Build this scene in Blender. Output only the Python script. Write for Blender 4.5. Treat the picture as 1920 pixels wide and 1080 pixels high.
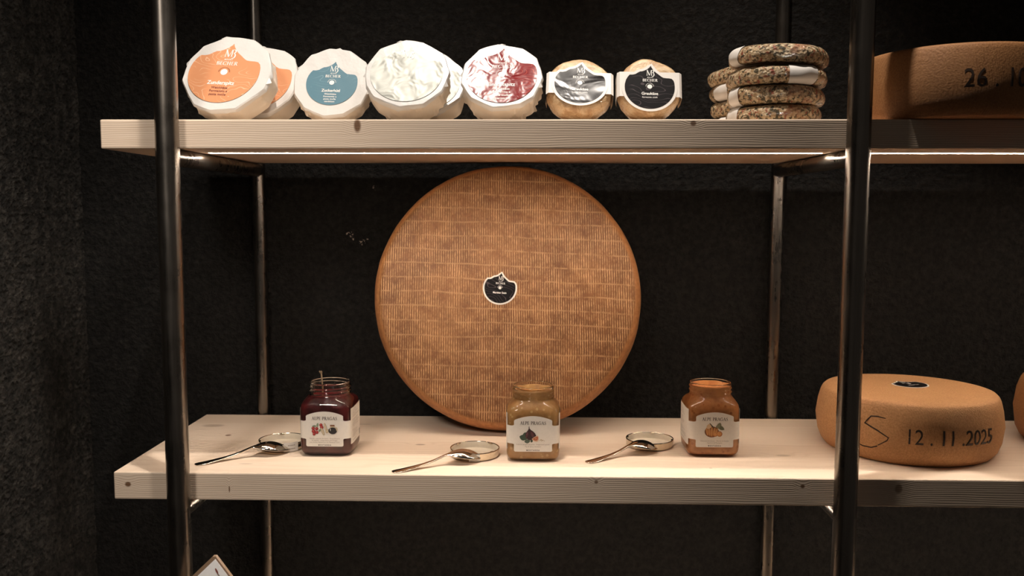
import bpy, bmesh, math, random
from mathutils import Vector, Matrix, noise, Euler

# ------------------------------------------------------------------ clear
for o in list(bpy.data.objects):
    bpy.data.objects.remove(o, do_unlink=True)
scene = bpy.context.scene
COL = scene.collection
PI = math.pi
Z0 = 1.15            # height of the lower shelf's top above the floor
ZU = Z0 + 0.498      # top of the upper shelf
YW = 0.386           # face of the back wall
XW = -0.232          # face of the left wall

# ------------------------------------------------------------------ camera
cam_data = bpy.data.cameras.new('camera')
cam = bpy.data.objects.new('camera', cam_data)
COL.objects.link(cam)
cam_data.sensor_width = 36.0
cam_data.lens = 1626.7 / 1920 * 36.0
cam_data.clip_start = 0.05
YAW, PITCH, ROLL = 0.0239, -0.0875, 0.0022
fwd = Vector((-math.sin(YAW) * math.cos(PITCH), math.cos(YAW) * math.cos(PITCH), math.sin(PITCH)))
rgt = Vector((math.cos(YAW), math.sin(YAW), 0))
upv = rgt.cross(fwd)
r2 = rgt * math.cos(ROLL) + upv * math.sin(ROLL)
u2 = -rgt * math.sin(ROLL) + upv * math.cos(ROLL)
cam.matrix_world = Matrix(((r2.x, u2.x, -fwd.x, 0.599), (r2.y, u2.y, -fwd.y, -1.2), (r2.z, u2.z, -fwd.z, Z0 + 0.372), (0, 0, 0, 1)))
cam_data.dof.use_dof = True
cam_data.dof.focus_distance = 1.31
cam_data.dof.aperture_fstop = 4.5
scene.camera = cam

# ------------------------------------------------------------------ light
world = bpy.data.worlds.new('world')
scene.world = world
world.use_nodes = True
world.node_tree.nodes['Background'].inputs[0].default_value = (1.0, 0.86, 0.74, 1)
world.node_tree.nodes['Background'].inputs[1].default_value = 0.03
scene.view_settings.view_transform = 'Standard'
scene.view_settings.look = 'None'
scene.view_settings.gamma = 1.0
scene.view_settings.use_curve_mapping = False
scene.view_settings.exposure = 0.08


def spot(name, loc, target, power, size, blend, radius, color):
    d = bpy.data.lights.new(name, 'SPOT')
    d.energy = power
    d.spot_size = math.radians(size)
    d.spot_blend = blend
    d.shadow_soft_size = radius
    d.color = color
    o = bpy.data.objects.new(name, d)
    COL.objects.link(o)
    o.location = loc
    o.rotation_euler = (Vector(target) - Vector(loc)).to_track_quat('-Z', 'Y').to_euler()
    return o


WARM = (1.0, 0.90, 0.80)
spot('ceiling_spot', (0.42, -0.30, Z0 + 1.80), (0.36, 0.04, Z0 + 0.3), 72, 50, 0.9, 0.02, WARM)
spot('ceiling_spot', (0.80, -0.13, Z0 + 1.80), (0.98, 0.10, Z0 + 0.3), 84, 46, 0.9, 0.02, WARM)
spot('ceiling_spot', (-0.10, -1.60, Z0 + 1.30), (0.12, 0.0, Z0 + 0.25), 80, 38, 1.0, 0.22, WARM)
spot('ceiling_spot', (1.00, -0.75, Z0 + 1.95), (-0.23, 0.20, Z0 + 0.30), 130, 20, 0.7, 0.28, WARM)
LED_STRENGTH = 98.0
LED_COLOR = (1.0, 0.82, 0.66, 1)


# ------------------------------------------------------------------ material helpers
class NT:
    def __init__(self, name):
        self.m = bpy.data.materials.new(name)
        self.m.use_nodes = True
        self.t = self.m.node_tree
        self.b = self.t.nodes['Principled BSDF']
        self._tc = None

    def n(self, kind, **kw):
        nd = self.t.nodes.new(kind)
        for k, v in kw.items():
            setattr(nd, k, v)
        return nd

    def put(self, sock, v):
        if isinstance(v, bpy.types.NodeSocket):
            self.t.links.new(v, sock)
        elif v is not None:
            if isinstance(v, tuple) and len(v) == 3 and sock.type == 'RGBA':
                v = (*v, 1)
            sock.default_value = v

    def obj(self):
        if self._tc is None:
            self._tc = self.n('ShaderNodeTexCoord')
        return self._tc.outputs['Object']

    def scale(self, v, s):
        nd = self.n('ShaderNodeVectorMath', operation='MULTIPLY')
        self.put(nd.inputs[0], v)
        nd.inputs[1].default_value = s
        return nd.outputs[0]

    def sep(self, v):
        nd = self.n('ShaderNodeSeparateXYZ')
        self.put(nd.inputs[0], v)
        return nd.outputs

    def comb(self, x, y, z):
        nd = self.n('ShaderNodeCombineXYZ')
        for s, v in zip(nd.inputs, (x, y, z)):
            self.put(s, v)
        return nd.outputs[0]

    def math(self, op, a, b=None, c=None, clamp=False):
        nd = self.n('ShaderNodeMath', operation=op, use_clamp=clamp)
        for s, v in zip(nd.inputs, (a, b, c)):
            if v is not None:
                self.put(s, v)
        return nd.outputs[0]

    def noise(self, vec, scale, detail=3.0, rough=0.55, dist=0.0):
        nd = self.n('ShaderNodeTexNoise')
        self.put(nd.inputs['Vector'], vec)
        nd.inputs['Scale'].default_value = scale
        nd.inputs['Detail'].default_value = detail
        nd.inputs['Roughness'].default_value = rough
        nd.inputs['Distortion'].default_value = dist
        return nd.outputs['Fac']

    def voro(self, vec, scale, feature='F1', out='Distance', rand=1.0):
        nd = self.n('ShaderNodeTexVoronoi', feature=feature)
        self.put(nd.inputs['Vector'], vec)
        nd.inputs['Scale'].default_value = scale
        nd.inputs['Randomness'].default_value = rand
        return nd.outputs[out]

    def ramp(self, fac, stops, interp='LINEAR'):
        nd = self.n('ShaderNodeValToRGB')
        cr = nd.color_ramp
        cr.interpolation = interp
        while len(cr.elements) < len(stops):
            cr.elements.new(0.5)
        for e, (p, c) in zip(cr.elements, stops):
            e.position = p
            e.color = (*c, 1) if len(c) == 3 else c
        self.put(nd.inputs[0], fac)
        return nd.outputs[0]

    def mix(self, fac, a, b, mode='MIX'):
        nd = self.n('ShaderNodeMix', data_type='RGBA', blend_type=mode)
        self.put(nd.inputs[0], fac)
        self.put(nd.inputs[6], a)
        self.put(nd.inputs[7], b)
        return nd.outputs[2]

    def smooth(self, v, lo, hi, a=0.0, b=1.0):
        nd = self.n('ShaderNodeMapRange', interpolation_type='SMOOTHSTEP')
        self.put(nd.inputs[0], v)
        for i, x in enumerate((lo, hi, a, b)):
            nd.inputs[i + 1].default_value = x
        return nd.outputs[0]

    def bump(self, h, strength, dist, normal=None):
        nd = self.n('ShaderNodeBump')
        self.put(nd.inputs['Height'], h)
        nd.inputs['Strength'].default_value = strength
        nd.inputs['Distance'].default_value = dist
        if normal is not None:
            self.put(nd.inputs['Normal'], normal)
        return nd.outputs[0]

    def set(self, **kw):
        names = dict(color='Base Color', rough='Roughness', metal='Metallic', normal='Normal', coat='Coat Weight',
                     coat_rough='Coat Roughness', trans='Transmission Weight', ior='IOR', spec='Specular IOR Level',
                     emit='Emission Color', emit_s='Emission Strength', sss='Subsurface Weight', coat_normal='Coat Normal')
        for k, v in kw.items():
            self.put(self.b.inputs[names[k]], v)
        return self.m


def srgb(r, g, b):
    f = lambda c: (c / 255 / 12.92) if c / 255 <= 0.04045 else ((c / 255 + 0.055) / 1.055) ** 2.4
    return (f(r), f(g), f(b))


def flat_mat(name, color, rough=0.6, **kw):
    """A plain coloured material with a faint procedural unevenness."""
    t = NT(name)
    f = t.noise(t.obj(), 220, 2)
    c = t.mix(f, tuple(x * 0.93 for x in color), tuple(min(1, x * 1.06) for x in color))
    return t.set(color=c, rough=rough, **kw)


def mat_wall(name, seed):
    t = NT(name)
    v = t.obj()
    a = t.noise(v, 95 if seed == 0 else 75, 6, 0.66)
    b = t.noise(v, 260, 3, 0.6)
    h = t.math('ADD', t.smooth(a, 0.3, 0.72), t.math('MULTIPLY', b, 0.45))
    col = t.mix(t.smooth(a, 0.35, 0.75), *(((0.007, 0.0064, 0.0057), (0.022, 0.020, 0.0176)) if seed == 0 else ((0.009, 0.0083, 0.0072), (0.056, 0.0505, 0.044))))
    # small places where the black paint has chipped off the pale plaster
    chips = None
    x, y, z = t.sep(v)
    for cx, cz, r, k in ((0.3094, Z0 + 0.4150, 0.0050, 0.62), (0.3330, Z0 + 0.4160, 0.0050, 0.72), (0.2630, Z0 + 0.3310, 0.0075, 0.60),
                         (0.2680, Z0 + 0.3220, 0.0050, 0.66), (0.2860, Z0 + 0.3160, 0.0065, 0.58), (0.2960, Z0 + 0.3230, 0.003, 0.6)):
        dx = t.math('SUBTRACT', x, cx)
        dz = t.math('SUBTRACT', z, cz)
        d = t.math('SQRT', t.math('ADD', t.math('MULTIPLY', dx, dx), t.math('MULTIPLY', dz, dz)))
        m = t.math('MULTIPLY', t.smooth(d, r * 0.6, r, 1, 0), t.smooth(b, k - 0.05, k + 0.02))
        chips = m if chips is None else t.math('MAXIMUM', chips, m)
    if seed == 0:
        col = t.mix(chips, col, (0.60, 0.50, 0.42))
    return t.set(color=col, rough=0.92, spec=0.25, normal=t.bump(h, 1.0, 0.004 if seed == 0 else 0.003))


def mat_wood(name, knots, seed):
    """Pale spruce: grain along x, growth rings round an axis far below, knots at given places (x, y, z, length, height, darkness)."""
    t = NT(name)
    v = t.obj()
    x, y, z = t.sep(v)
    warp = t.noise(t.scale(v, (1.6, 9.0, 9.0)), 2.2, 3)
    fine = t.noise(t.scale(v, (3.0, 160.0, 160.0)), 3.0, 4, 0.6)
    km = None
    kd = None
    for i, (kx, ky, kz, lx, lz, dark) in enumerate(knots):
        dx = t.math('DIVIDE', t.math('SUBTRACT', x, kx), lx)
        dy = t.math('DIVIDE', t.math('SUBTRACT', y, ky), lz)
        dz = t.math('DIVIDE', t.math('SUBTRACT', z, kz), lz)
        d = t.math('SQRT', t.math('ADD', t.math('ADD', t.math('MULTIPLY', dx, dx), t.math('MULTIPLY', dy, dy)), t.math('MULTIPLY', dz, dz)))
        m = t.math('MULTIPLY', t.smooth(d, 0.55, 1.15, 1, 0), dark)
        w = t.smooth(d, 0.4, 4.5, 1, 0)
        km = m if km is None else t.math('MAXIMUM', km, m)
        kd = w if kd is None else t.math('MAXIMUM', kd, w)
    # board staves glued side by side: each has its own ring centre
    stave = t.math('FLOOR', t.math('DIVIDE', t.math('ADD', y, 0.03 * seed), 0.118))
    rr = t.math('MULTIPLY', t.math('SINE', t.math('MULTIPLY', stave, 12.9898 + seed)), 0.5)
    yy = t.math('ADD', y, t.math('MULTIPLY', rr, 0.05))
    zz = t.math('ADD', z, t.math('ADD', 0.085, t.math('MULTIPLY', rr, 0.06)))
    rad = t.math('SQRT', t.math('ADD', t.math('MULTIPLY', yy, t.math('MULTIPLY', yy, 0.22)), t.math('MULTIPLY', zz, zz)))
    ph = t.math('ADD', t.math('MULTIPLY', rad, 2100), t.math('MULTIPLY', warp, 26))
    if kd is not None:
        ph = t.math('ADD', ph, t.math('MULTIPLY', kd, 9.0))
    ring = t.math('ADD', t.math('MULTIPLY', t.math('SINE', ph), 0.5), 0.5)
    ring = t.math('POWER', ring, 2.2)
    grain = t.math('ADD', t.math('MULTIPLY', ring, 0.62), t.math('MULTIPLY', t.smooth(fine, 0.35, 0.75), 0.38))
    tone = t.noise(t.scale(v, (0.8, 14.0, 14.0)), 1.5, 2)
    light = t.mix(t.math('ADD', t.math('MULTIPLY', rr, 0.5), t.math('MULTIPLY', tone, 0.6)), (0.82, 0.68, 0.545), (0.74, 0.58, 0.44))
    col = t.mix(t.math('MULTIPLY', grain, t.smooth(z, -0.0025, -0.0005, 0.62, 0.26)), light, (0.50, 0.335, 0.215))
    if km is not None:
        kr = t.noise(v, 420, 2)
        col = t.mix(km, col, t.mix(kr, (0.10, 0.05, 0.025), (0.26, 0.135, 0.07)))
    return t.set(color=col, rough=0.62, spec=0.3, normal=t.bump(grain, 0.25, 0.0006))


def mat_steel():
    t = NT('raw_dark_steel')
    v = t.obj()
    a = t.noise(t.scale(v, (60, 60, 3)), 3, 4, 0.6)
    b = t.noise(v, 26, 3)
    col = t.mix(a, (0.185, 0.165, 0.145), (0.32, 0.288, 0.252))
    r = t.math('ADD', t.math('MULTIPLY', b, 0.16), t.math('ADD', 0.15, t.math('MULTIPLY', a, 0.12)))
    return t.set(color=col, rough=r, metal=1.0)


def mat_paper(name, base, seed=0, rough=0.42, coat=0.3, crinkle=0.22):
    t = NT(name)
    v = t.obj()
    a = t.voro(v, 38, 'F1', 'Distance')
    b = t.noise(v, 120, 4, 0.6)
    h = t.math('ADD', a, t.math('MULTIPLY', b, 0.5))
    c = t.mix(t.noise(v, 40, 3), base, tuple(x * 0.93 for x in base))
    return t.set(color=c, rough=rough, coat=coat, coat_rough=0.18, normal=t.bump(h, crinkle, 0.004))


def mat_label(name, base, line, rough=0.35, metal=0.0, relief=0.35, relief_scale=28, line_w=0.055, seed=0.0, coat=0.0, spec=0.5):
    """Printed label with thin contour lines, its surface slightly wavy."""
    t = NT(name)
    v = t.obj()
    off = t.n('ShaderNodeVectorMath', operation='ADD')
    t.put(off.inputs[0], v)
    off.inputs[1].default_value = (seed, seed * 0.7, -seed)
    w = off.outputs[0]
    n1 = t.noise(t.scale(w, (0.75, 1, 1.35)), 24, 1.5, 0.4)
    fr = t.math('FRACT', t.math('MULTIPLY', n1, 15))
    m = t.math('LESS_THAN', t.math('ABSOLUTE', t.math('SUBTRACT', fr, 0.5)), line_w)
    x, y, z = t.sep(w)
    gate = t.smooth(t.noise(w, 20, 1), 0.40, 0.52)
    col = t.mix(t.math('MULTIPLY', m, gate), base, line)
    h = t.noise(w, relief_scale, 2, 0.5, 0.6)
    return t.set(color=col, rough=rough, metal=metal, coat=coat, coat_rough=0.2, spec=spec, normal=t.bump(h, relief, 0.004))


def mat_rind(name, light, dark, fine=420):
    t = NT(name)
    v = t.obj()
    x, y, z = t.sep(v)
    a = t.noise(v, fine, 3, 0.65)
    b = t.noise(v, 22, 4, 0.6)
    # the cloth's weave left in the rind
    wv = t.math('MULTIPLY', t.math('SINE', t.math('MULTIPLY', t.math('ADD', x, z), 2400)), t.math('SINE', t.math('MULTIPLY', t.math('SUBTRACT', z, y), 2200)))
    f = t.math('ADD', t.math('MULTIPLY', t.smooth(a, 0.3, 0.7), 0.6), t.math('MULTIPLY', b, 0.4))
    col = t.mix(f, dark, light)
    pores = t.math('MULTIPLY', t.smooth(t.voro(v, 430), 0.10, 0.24, 1, 0), t.smooth(t.noise(v, 60, 2), 0.42, 0.6))
    col = t.mix(t.math('MULTIPLY', pores, 0.6), col, tuple(c * 0.3 for c in dark))
    h = t.math('ADD', a, t.math('MULTIPLY', wv, 0.15))
    return t.set(color=col, rough=0.62, spec=0.35, normal=t.bump(h, 0.45, 0.0022))


def mat_big_rind(R):
    """Face of the big wheel: fine upright ridges of the cloth in rows, seams between the rows; plain rind towards the rim."""
    t = NT('ridged_cheese_rind')
    v = t.obj()
    x, y, z = t.sep(v)
    zc = t.math('SUBTRACT', z, R)
    rad = t.math('SQRT', t.math('ADD', t.math('MULTIPLY', x, x), t.math('MULTIPLY', zc, zc)))
    face = t.smooth(rad, R - 0.0165, R - 0.0115, 1, 0)
    big = t.noise(v, 16, 4, 0.6)
    mid = t.noise(v, 70, 3, 0.6)
    fine = t.noise(t.scale(v, (1.0, 1.0, 0.30)), 460, 3, 0.65)
    tilt = t.math('ADD', z, t.math('MULTIPLY', x, 0.035))
    tilt = t.math('ADD', tilt, t.math('MULTIPLY', t.noise(v, 9, 2), 0.012))
    row = t.math('DIVIDE', tilt, 0.0246)
    rf = t.math('FRACT', row)
    seam = t.math('MULTIPLY', t.smooth(t.math('ABSOLUTE', t.math('SUBTRACT', rf, 0.5)), 0.02, 0.085, 1, 0), t.smooth(mid, 0.3, 0.6))
    shift = t.math('MULTIPLY', t.math('FLOOR', row), 0.35)
    ph = t.math('ADD', t.math('MULTIPLY', x, 2 * PI / 0.0039), t.math('ADD', shift, t.math('MULTIPLY', t.noise(v, 16, 2), 4.0)))
    rid = t.math('ADD', t.math('MULTIPLY', t.math('SINE', ph), 0.5), 0.5)
    amp = t.smooth(t.noise(v, 42, 6, 0.72), 0.30, 0.66)
    rid = t.math('MULTIPLY', t.math('POWER', rid, 2.4), t.math('MULTIPLY', amp, t.smooth(fine, 0.32, 0.62, 0.42, 1.0)))
    f = t.math('MULTIPLY', t.math('MAXIMUM', rid, t.math('MULTIPLY', seam, 0.34)), face)
    base = t.mix(t.smooth(big, 0.3, 0.7), (0.165, 0.062, 0.019), (0.29, 0.122, 0.043))
    base = t.mix(t.math('MULTIPLY', t.smooth(fine, 0.3, 0.7, 0.5, 0), face), base, (0.12, 0.044, 0.014))
    plain = t.mix(t.smooth(t.noise(v, 130, 4, 0.65), 0.3, 0.7), (0.33, 0.135, 0.047), (0.47, 0.212, 0.080))
    base = t.mix(face, plain, base)
    col = t.mix(f, base, (0.80, 0.46, 0.22))
    h = t.math('ADD', f, t.math('MULTIPLY', fine, 0.35))
    return t.set(color=col, rough=0.55, spec=0.4, normal=t.bump(h, 0.5, 0.0012))


def mat_herb():
    t = NT('herb_and_pepper_crust')
    v = t.obj()
    d = t.noise(v, 90, 3)
    vv = t.n('ShaderNodeVectorMath', operation='ADD')
    t.put(vv.inputs[0], v)
    t.put(vv.inputs[1], t.scale(t.comb(d, t.noise(v, 110, 2), t.noise(v, 77, 2)), (0.006, 0.006, 0.006)))
    w = vv.outputs[0]
    col = t.mix(t.smooth(t.noise(w, 150, 3, 0.6), 0.35, 0.65), (0.48, 0.33, 0.17), (0.88, 0.72, 0.50))
    col = t.mix(t.smooth(t.voro(w, 300, 'F1', 'Distance'), 0.28, 0.42, 0, 0.5), col, (0.30, 0.185, 0.08))
    flake = t.n('ShaderNodeVectorMath', operation='ADD')
    t.put(flake.inputs[0], w)
    flake.inputs[1].default_value = (3.1, 7.7, 1.3)
    col = t.mix(t.smooth(t.noise(flake.outputs[0], 170, 4, 0.62), 0.515, 0.575), col, (0.055, 0.042, 0.016))
    flake2 = t.n('ShaderNodeVectorMath', operation='ADD')
    t.put(flake2.inputs[0], w)
    flake2.inputs[1].default_value = (9.1, 2.7, 5.3)
    col = t.mix(t.smooth(t.noise(flake2.outputs[0], 130, 3, 0.6), 0.575, 0.64), col, (0.27, 0.06, 0.025))
    col = t.mix(t.math('MULTIPLY', t.smooth(t.noise(v, 45, 2), 0.56, 0.7), 0.55), col, (0.42, 0.17, 0.08))
    h = t.math('ADD', t.voro(vv.outputs[0], 230), t.noise(v, 150, 3))
    film = t.bump(t.noise(t.scale(v, (1, 1, 2.2)), 120, 3, 0.6, 1.5), 0.9, 0.008)
    return t.set(color=col, rough=0.6, spec=0.3, coat=0.9, coat_rough=0.08, coat_normal=film, normal=t.bump(h, 0.5, 0.0025))


def mat_grey_cheese():
    t = NT('film_wrapped_curd')
    v = t.obj()
    a = t.noise(t.scale(v, (1, 1, 1)), 60, 4, 0.65, 0.8)
    col = t.ramp(a, [(0.0, (0.24, 0.115, 0.045)), (0.40, (0.50, 0.30, 0.14)), (0.56, (0.70, 0.50, 0.29)), (1.0, (0.82, 0.66, 0.46))])
    crack = t.smooth(t.voro(v, 70, 'DISTANCE_TO_EDGE'), 0.0, 0.05, 1, 0)
    col = t.mix(t.math('MULTIPLY', crack, 0.16), col, (0.20, 0.09, 0.035))
    film = t.bump(t.noise(t.scale(v, (0.7, 1, 2.2)), 60, 4, 0.65, 2.0), 1.0, 0.012)
    return t.set(color=col, rough=0.5, coat=1.0, coat_rough=0.08, coat_normal=film, normal=t.bump(a, 0.4, 0.005))


M = {}
M['steel'] = mat_steel()
M['paper'] = mat_paper('white_wax_paper', (0.71, 0.69, 0.66))
M['side_paper'] = mat_paper('cream_wax_paper', (0.76, 0.665, 0.55), rough=0.5, crinkle=0.25)  # cream of cheese through thin paper, with warm bounced light put into the colour
M['band'] = mat_paper('white_paper_band', (0.80, 0.755, 0.70), rough=0.6, coat=0.0, crinkle=0.08)
M['jar_label'] = flat_mat('cream_label_paper', (0.74, 0.70, 0.64), 0.55)
M['white_ink'] = flat_mat('white_ink', (0.88, 0.85, 0.80), 0.5)
M['cream_ink'] = flat_mat('cream_ink', (0.86, 0.66, 0.48), 0.5)
M['dark_ink'] = flat_mat('dark_ink', (0.045, 0.032, 0.026), 0.6)
M['grey_ink'] = flat_mat('grey_brown_ink', (0.28, 0.235, 0.20), 0.6)
M['maroon_ink'] = flat_mat('maroon_ink', (0.20, 0.045, 0.03), 0.6)
M['white_edge'] = flat_mat('white_sticker_paper', (0.82, 0.79, 0.74), 0.45)
M['orange_label'] = mat_label('orange_printed_label', srgb(214, 146, 102), srgb(230, 182, 146), 0.45, relief=0.12)
M['blue_label'] = mat_label('blue_printed_label', srgb(84, 124, 140), srgb(112, 150, 162), 0.42, relief=0.15, line_w=0.03, seed=0.3)
M['silver_label'] = mat_label('silver_foil_label', srgb(150, 151, 145), srgb(164, 165, 158), 0.50, metal=0.6, relief=0.9, relief_scale=32, line_w=0.02, seed=0.7)
M['red_label'] = mat_label('dark_red_foil_label', srgb(128, 26, 29), srgb(190, 84, 70), 0.20, metal=0.0, relief=0.45, relief_scale=36, line_w=0.045, seed=1.1, spec=0.12)
M['black_label'] = mat_label('black_printed_label', (0.009, 0.008, 0.009), (0.075, 0.06, 0.065), 0.42, relief=0.10, line_w=0.05, seed=1.6, spec=0.1)
M['black_foil'] = mat_label('black_foil_label', (0.014, 0.012, 0.012), (0.05, 0.045, 0.045), 0.24, relief=0.6, relief_scale=26, line_w=0.03, seed=2.0, spec=0.22)
M['rind'] = mat_rind('tan_cheese_rind', (0.66, 0.365, 0.170), (0.43, 0.205, 0.082))
M['dark_rind'] = mat_rind('brown_cheese_rind', (0.45, 0.215, 0.08), (0.26, 0.105, 0.034))
M['stamp'] = flat_mat('dark_stamp_ink', (0.03, 0.016, 0.010), 0.45)
M['scratch'] = flat_mat('dark_scratch', (0.045, 0.022, 0.012), 0.8)
M['herb'] = mat_herb()
M['curd'] = mat_grey_cheese()


def mat_glass():
    t = NT('clear_jar_glass')
    f = t.noise(t.obj(), 30, 2)
    return t.set(color=(1.0, 0.965, 0.92), rough=0.01, trans=1.0, ior=1.46, normal=t.bump(f, 0.05, 0.002))


def mat_fill(name, a, b, speck=None, sss=0.0):
    t = NT(name)
    v = t.obj()
    c = t.mix(t.smooth(t.noise(v, 70, 4, 0.6), 0.3, 0.7), a, b)
    if speck:
        m = t.smooth(t.voro(v, 95), 0.16, 0.22, 1, 0)
        c = t.mix(m, c, speck)
    return t.set(color=c, rough=0.35, spec=0.5, normal=t.bump(t.noise(v, 110, 3), 0.3, 0.003))


M['glass'] = mat_glass()
M['berry'] = mat_fill('dark_berry_preserve', (0.055, 0.004, 0.006), (0.125, 0.010, 0.012))
M['fig'] = mat_fill('fig_mustard', (0.46, 0.24, 0.08), (0.58, 0.33, 0.125), (0.66, 0.44, 0.20))
M['pumpkin'] = mat_fill('apricot_pumpkin_preserve', (0.52, 0.205, 0.064), (0.66, 0.30, 0.105), (0.48, 0.17, 0.05))


def mat_polished(name, col, rough):
    t = NT(name)
    f = t.noise(t.obj(), 60, 2)
    return t.set(color=col, metal=1.0, rough=t.math('ADD', rough, t.math('MULTIPLY', f, 0.05)))


M['spoon'] = mat_polished('polished_spoon_steel', (0.74, 0.68, 0.60), 0.06)
M['lid'] = mat_polished('golden_lid_metal', (0.70, 0.62, 0.50), 0.16)
M['lid_in'] = flat_mat('cream_lid_lacquer', (0.70, 0.62, 0.50), 0.35)
M['clear_plastic'] = flat_mat('brown_smoked_acrylic', (0.23, 0.15, 0.095), 0.25)
M['card'] = flat_mat('white_card', (0.82, 0.80, 0.79), 0.5)
M['stem'] = flat_mat('dry_stem', (0.22, 0.15, 0.085), 0.7)
M['barcode'] = flat_mat('black_bars', (0.02, 0.018, 0.016), 0.6)


def mat_led():
    t = NT('led_diffuser_glow')
    f = t.noise(t.obj(), 8, 1)
    s = t.math('ADD', LED_STRENGTH * 0.97, t.math('MULTIPLY', f, LED_STRENGTH * 0.06))
    return t.set(color=(0.9, 0.9, 0.9), emit=LED_COLOR, emit_s=s, rough=0.5)


M['led'] = mat_led()


# ------------------------------------------------------------------ object helpers
def link_mesh(name, bm, mats, parent=None, smooth=True, sharp=None, weld=None):
    if weld:
        bmesh.ops.remove_doubles(bm, verts=bm.verts[:], dist=weld)
    me = bpy.data.meshes.new(name)
    bm.to_mesh(me)
    bm.free()
    for m in (mats if isinstance(mats, (list, tuple)) else [mats]):
        me.materials.append(m)
    if smooth:
        me.polygons.foreach_set('use_smooth', [True] * len(me.polygons))
        if sharp is not None:
            me.set_sharp_from_angle(angle=math.radians(sharp))
    o = bpy.data.objects.new(name, me)
    COL.objects.link(o)
    if parent is not None:
        o.parent = parent
    return o


def tag(o, label, cat, group=None):
    o['label'] = label
    o['category'] = cat
    if group:
        o['group'] = group
    return o


def thing(name, label, cat, loc=(0, 0, 0), rot=(0, 0, 0), group=None):
    o = bpy.data.objects.new(name, None)
    o.empty_display_size = 0.03
    COL.objects.link(o)
    o.location = loc
    o.rotation_euler = rot
    return tag(o, label, cat, group)


def struct(o):
    o['kind'] = 'structure'
    return o


def box(bm, lo, hi, bev=0.0, seg=2, mi=0):
    vs = [bm.verts.new((x, y, z)) for x in (lo[0], hi[0]) for y in (lo[1], hi[1]) for z in (lo[2], hi[2])]
    fs = []
    for q in ((0, 1, 3, 2), (4, 6, 7, 5), (0, 4, 5, 1), (2, 3, 7, 6), (0, 2, 6, 4), (1, 5, 7, 3)):
        f = bm.faces.new([vs[i] for i in q])
        f.material_index = mi
        fs.append(f)
    if bev:
        es = {e for f in fs for e in f.edges}
        bmesh.ops.bevel(bm, geom=list(es), offset=bev, segments=seg, profile=0.5, affect='EDGES')
    return bm


def tube(bm, pts, rad, n=20, cap=True, mi=0):
    """Round tube through pts; rad a number or one per point."""
    pts = [Vector(p) for p in pts]
    rs = rad if isinstance(rad, (list, tuple)) else [rad] * len(pts)
    rings = []
    ref = None
    for i, p in enumerate(pts):
        d = (pts[min(i + 1, len(pts) - 1)] - pts[max(i - 1, 0)]).normalized()
        if ref is None:
            ref = d.orthogonal().normalized()
        ref = (ref - d * ref.dot(d)).normalized()
        b = d.cross(ref)
        rings.append([bm.verts.new(p + (ref * math.cos(2 * PI * k / n) + b * math.sin(2 * PI * k / n)) * rs[i]) for k in range(n)])
    for a, c in zip(rings, rings[1:]):
        for k in range(n):
            f = bm.faces.new((a[k], a[(k + 1) % n], c[(k + 1) % n], c[k]))
            f.material_index = mi
    if cap:
        bm.faces.new(list(reversed(rings[0]))).material_index = mi
        bm.faces.new(rings[-1]).material_index = mi
    return bm


def bridge_rings(bm, rings, cap0=True, cap1=True):
    vr = [[bm.verts.new(p) for p in r] for r in rings]
    n = len(vr[0])
    for a, c in zip(vr, vr[1:]):
        for k in range(n):
            bm.faces.new((a[k], a[(k + 1) % n], c[(k + 1) % n], c[k]))
    if cap0:
        bm.faces.new(list(reversed(vr[0])))
    if cap1:
        bm.faces.new(vr[-1])
    bmesh.ops.recalc_face_normals(bm, faces=bm.faces[:])
    return bm


def lathe_z(bm, prof, n=96):
    """prof: (radius, z) from the bottom axis to the top axis."""
    rings = [[(max(r, 1e-5) * math.cos(2 * PI * k / n), max(r, 1e-5) * math.sin(2 * PI * k / n), z) for k in range(n)] for r, z in prof]
    return bridge_rings(bm, rings)


# ---- writing
_text_cache = {}


def sans(text, height, width=None, bold=0.0, spacing=1.0):
    """Letters as flat polygons centred on the origin: (verts, faces). `height` is the size of a capital."""
    key = (text, round(bold, 3), spacing)
    if key not in _text_cache:
        cu = bpy.data.curves.new('letters', 'FONT')
        cu.body = text
        cu.size = 1.0
        cu.resolution_u = 3
        cu.offset = bold
        cu.space_character = spacing
        to = bpy.data.objects.new('letters', cu)
        COL.objects.link(to)
        bpy.context.view_layer.update()
        dg = bpy.context.evaluated_depsgraph_get()
        me = bpy.data.meshes.new_from_object(to.evaluated_get(dg))
        vs = [(v.co.x, v.co.y) for v in me.vertices]
        fs = [tuple(p.vertices) for p in me.polygons]
        bpy.data.objects.remove(to, do_unlink=True)
        bpy.data.curves.remove(cu)
        bpy.data.meshes.remove(me)
        _text_cache[key] = (vs, fs)
    vs, fs = _text_cache[key]
    x0, x1 = min(v[0] for v in vs), max(v[0] for v in vs)
    k = height / 0.729
    kx = k if width is None else width / (x1 - x0)
    return [((x - (x0 + x1) / 2) * kx, (y - 0.365) * k) for x, y in vs], fs


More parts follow.
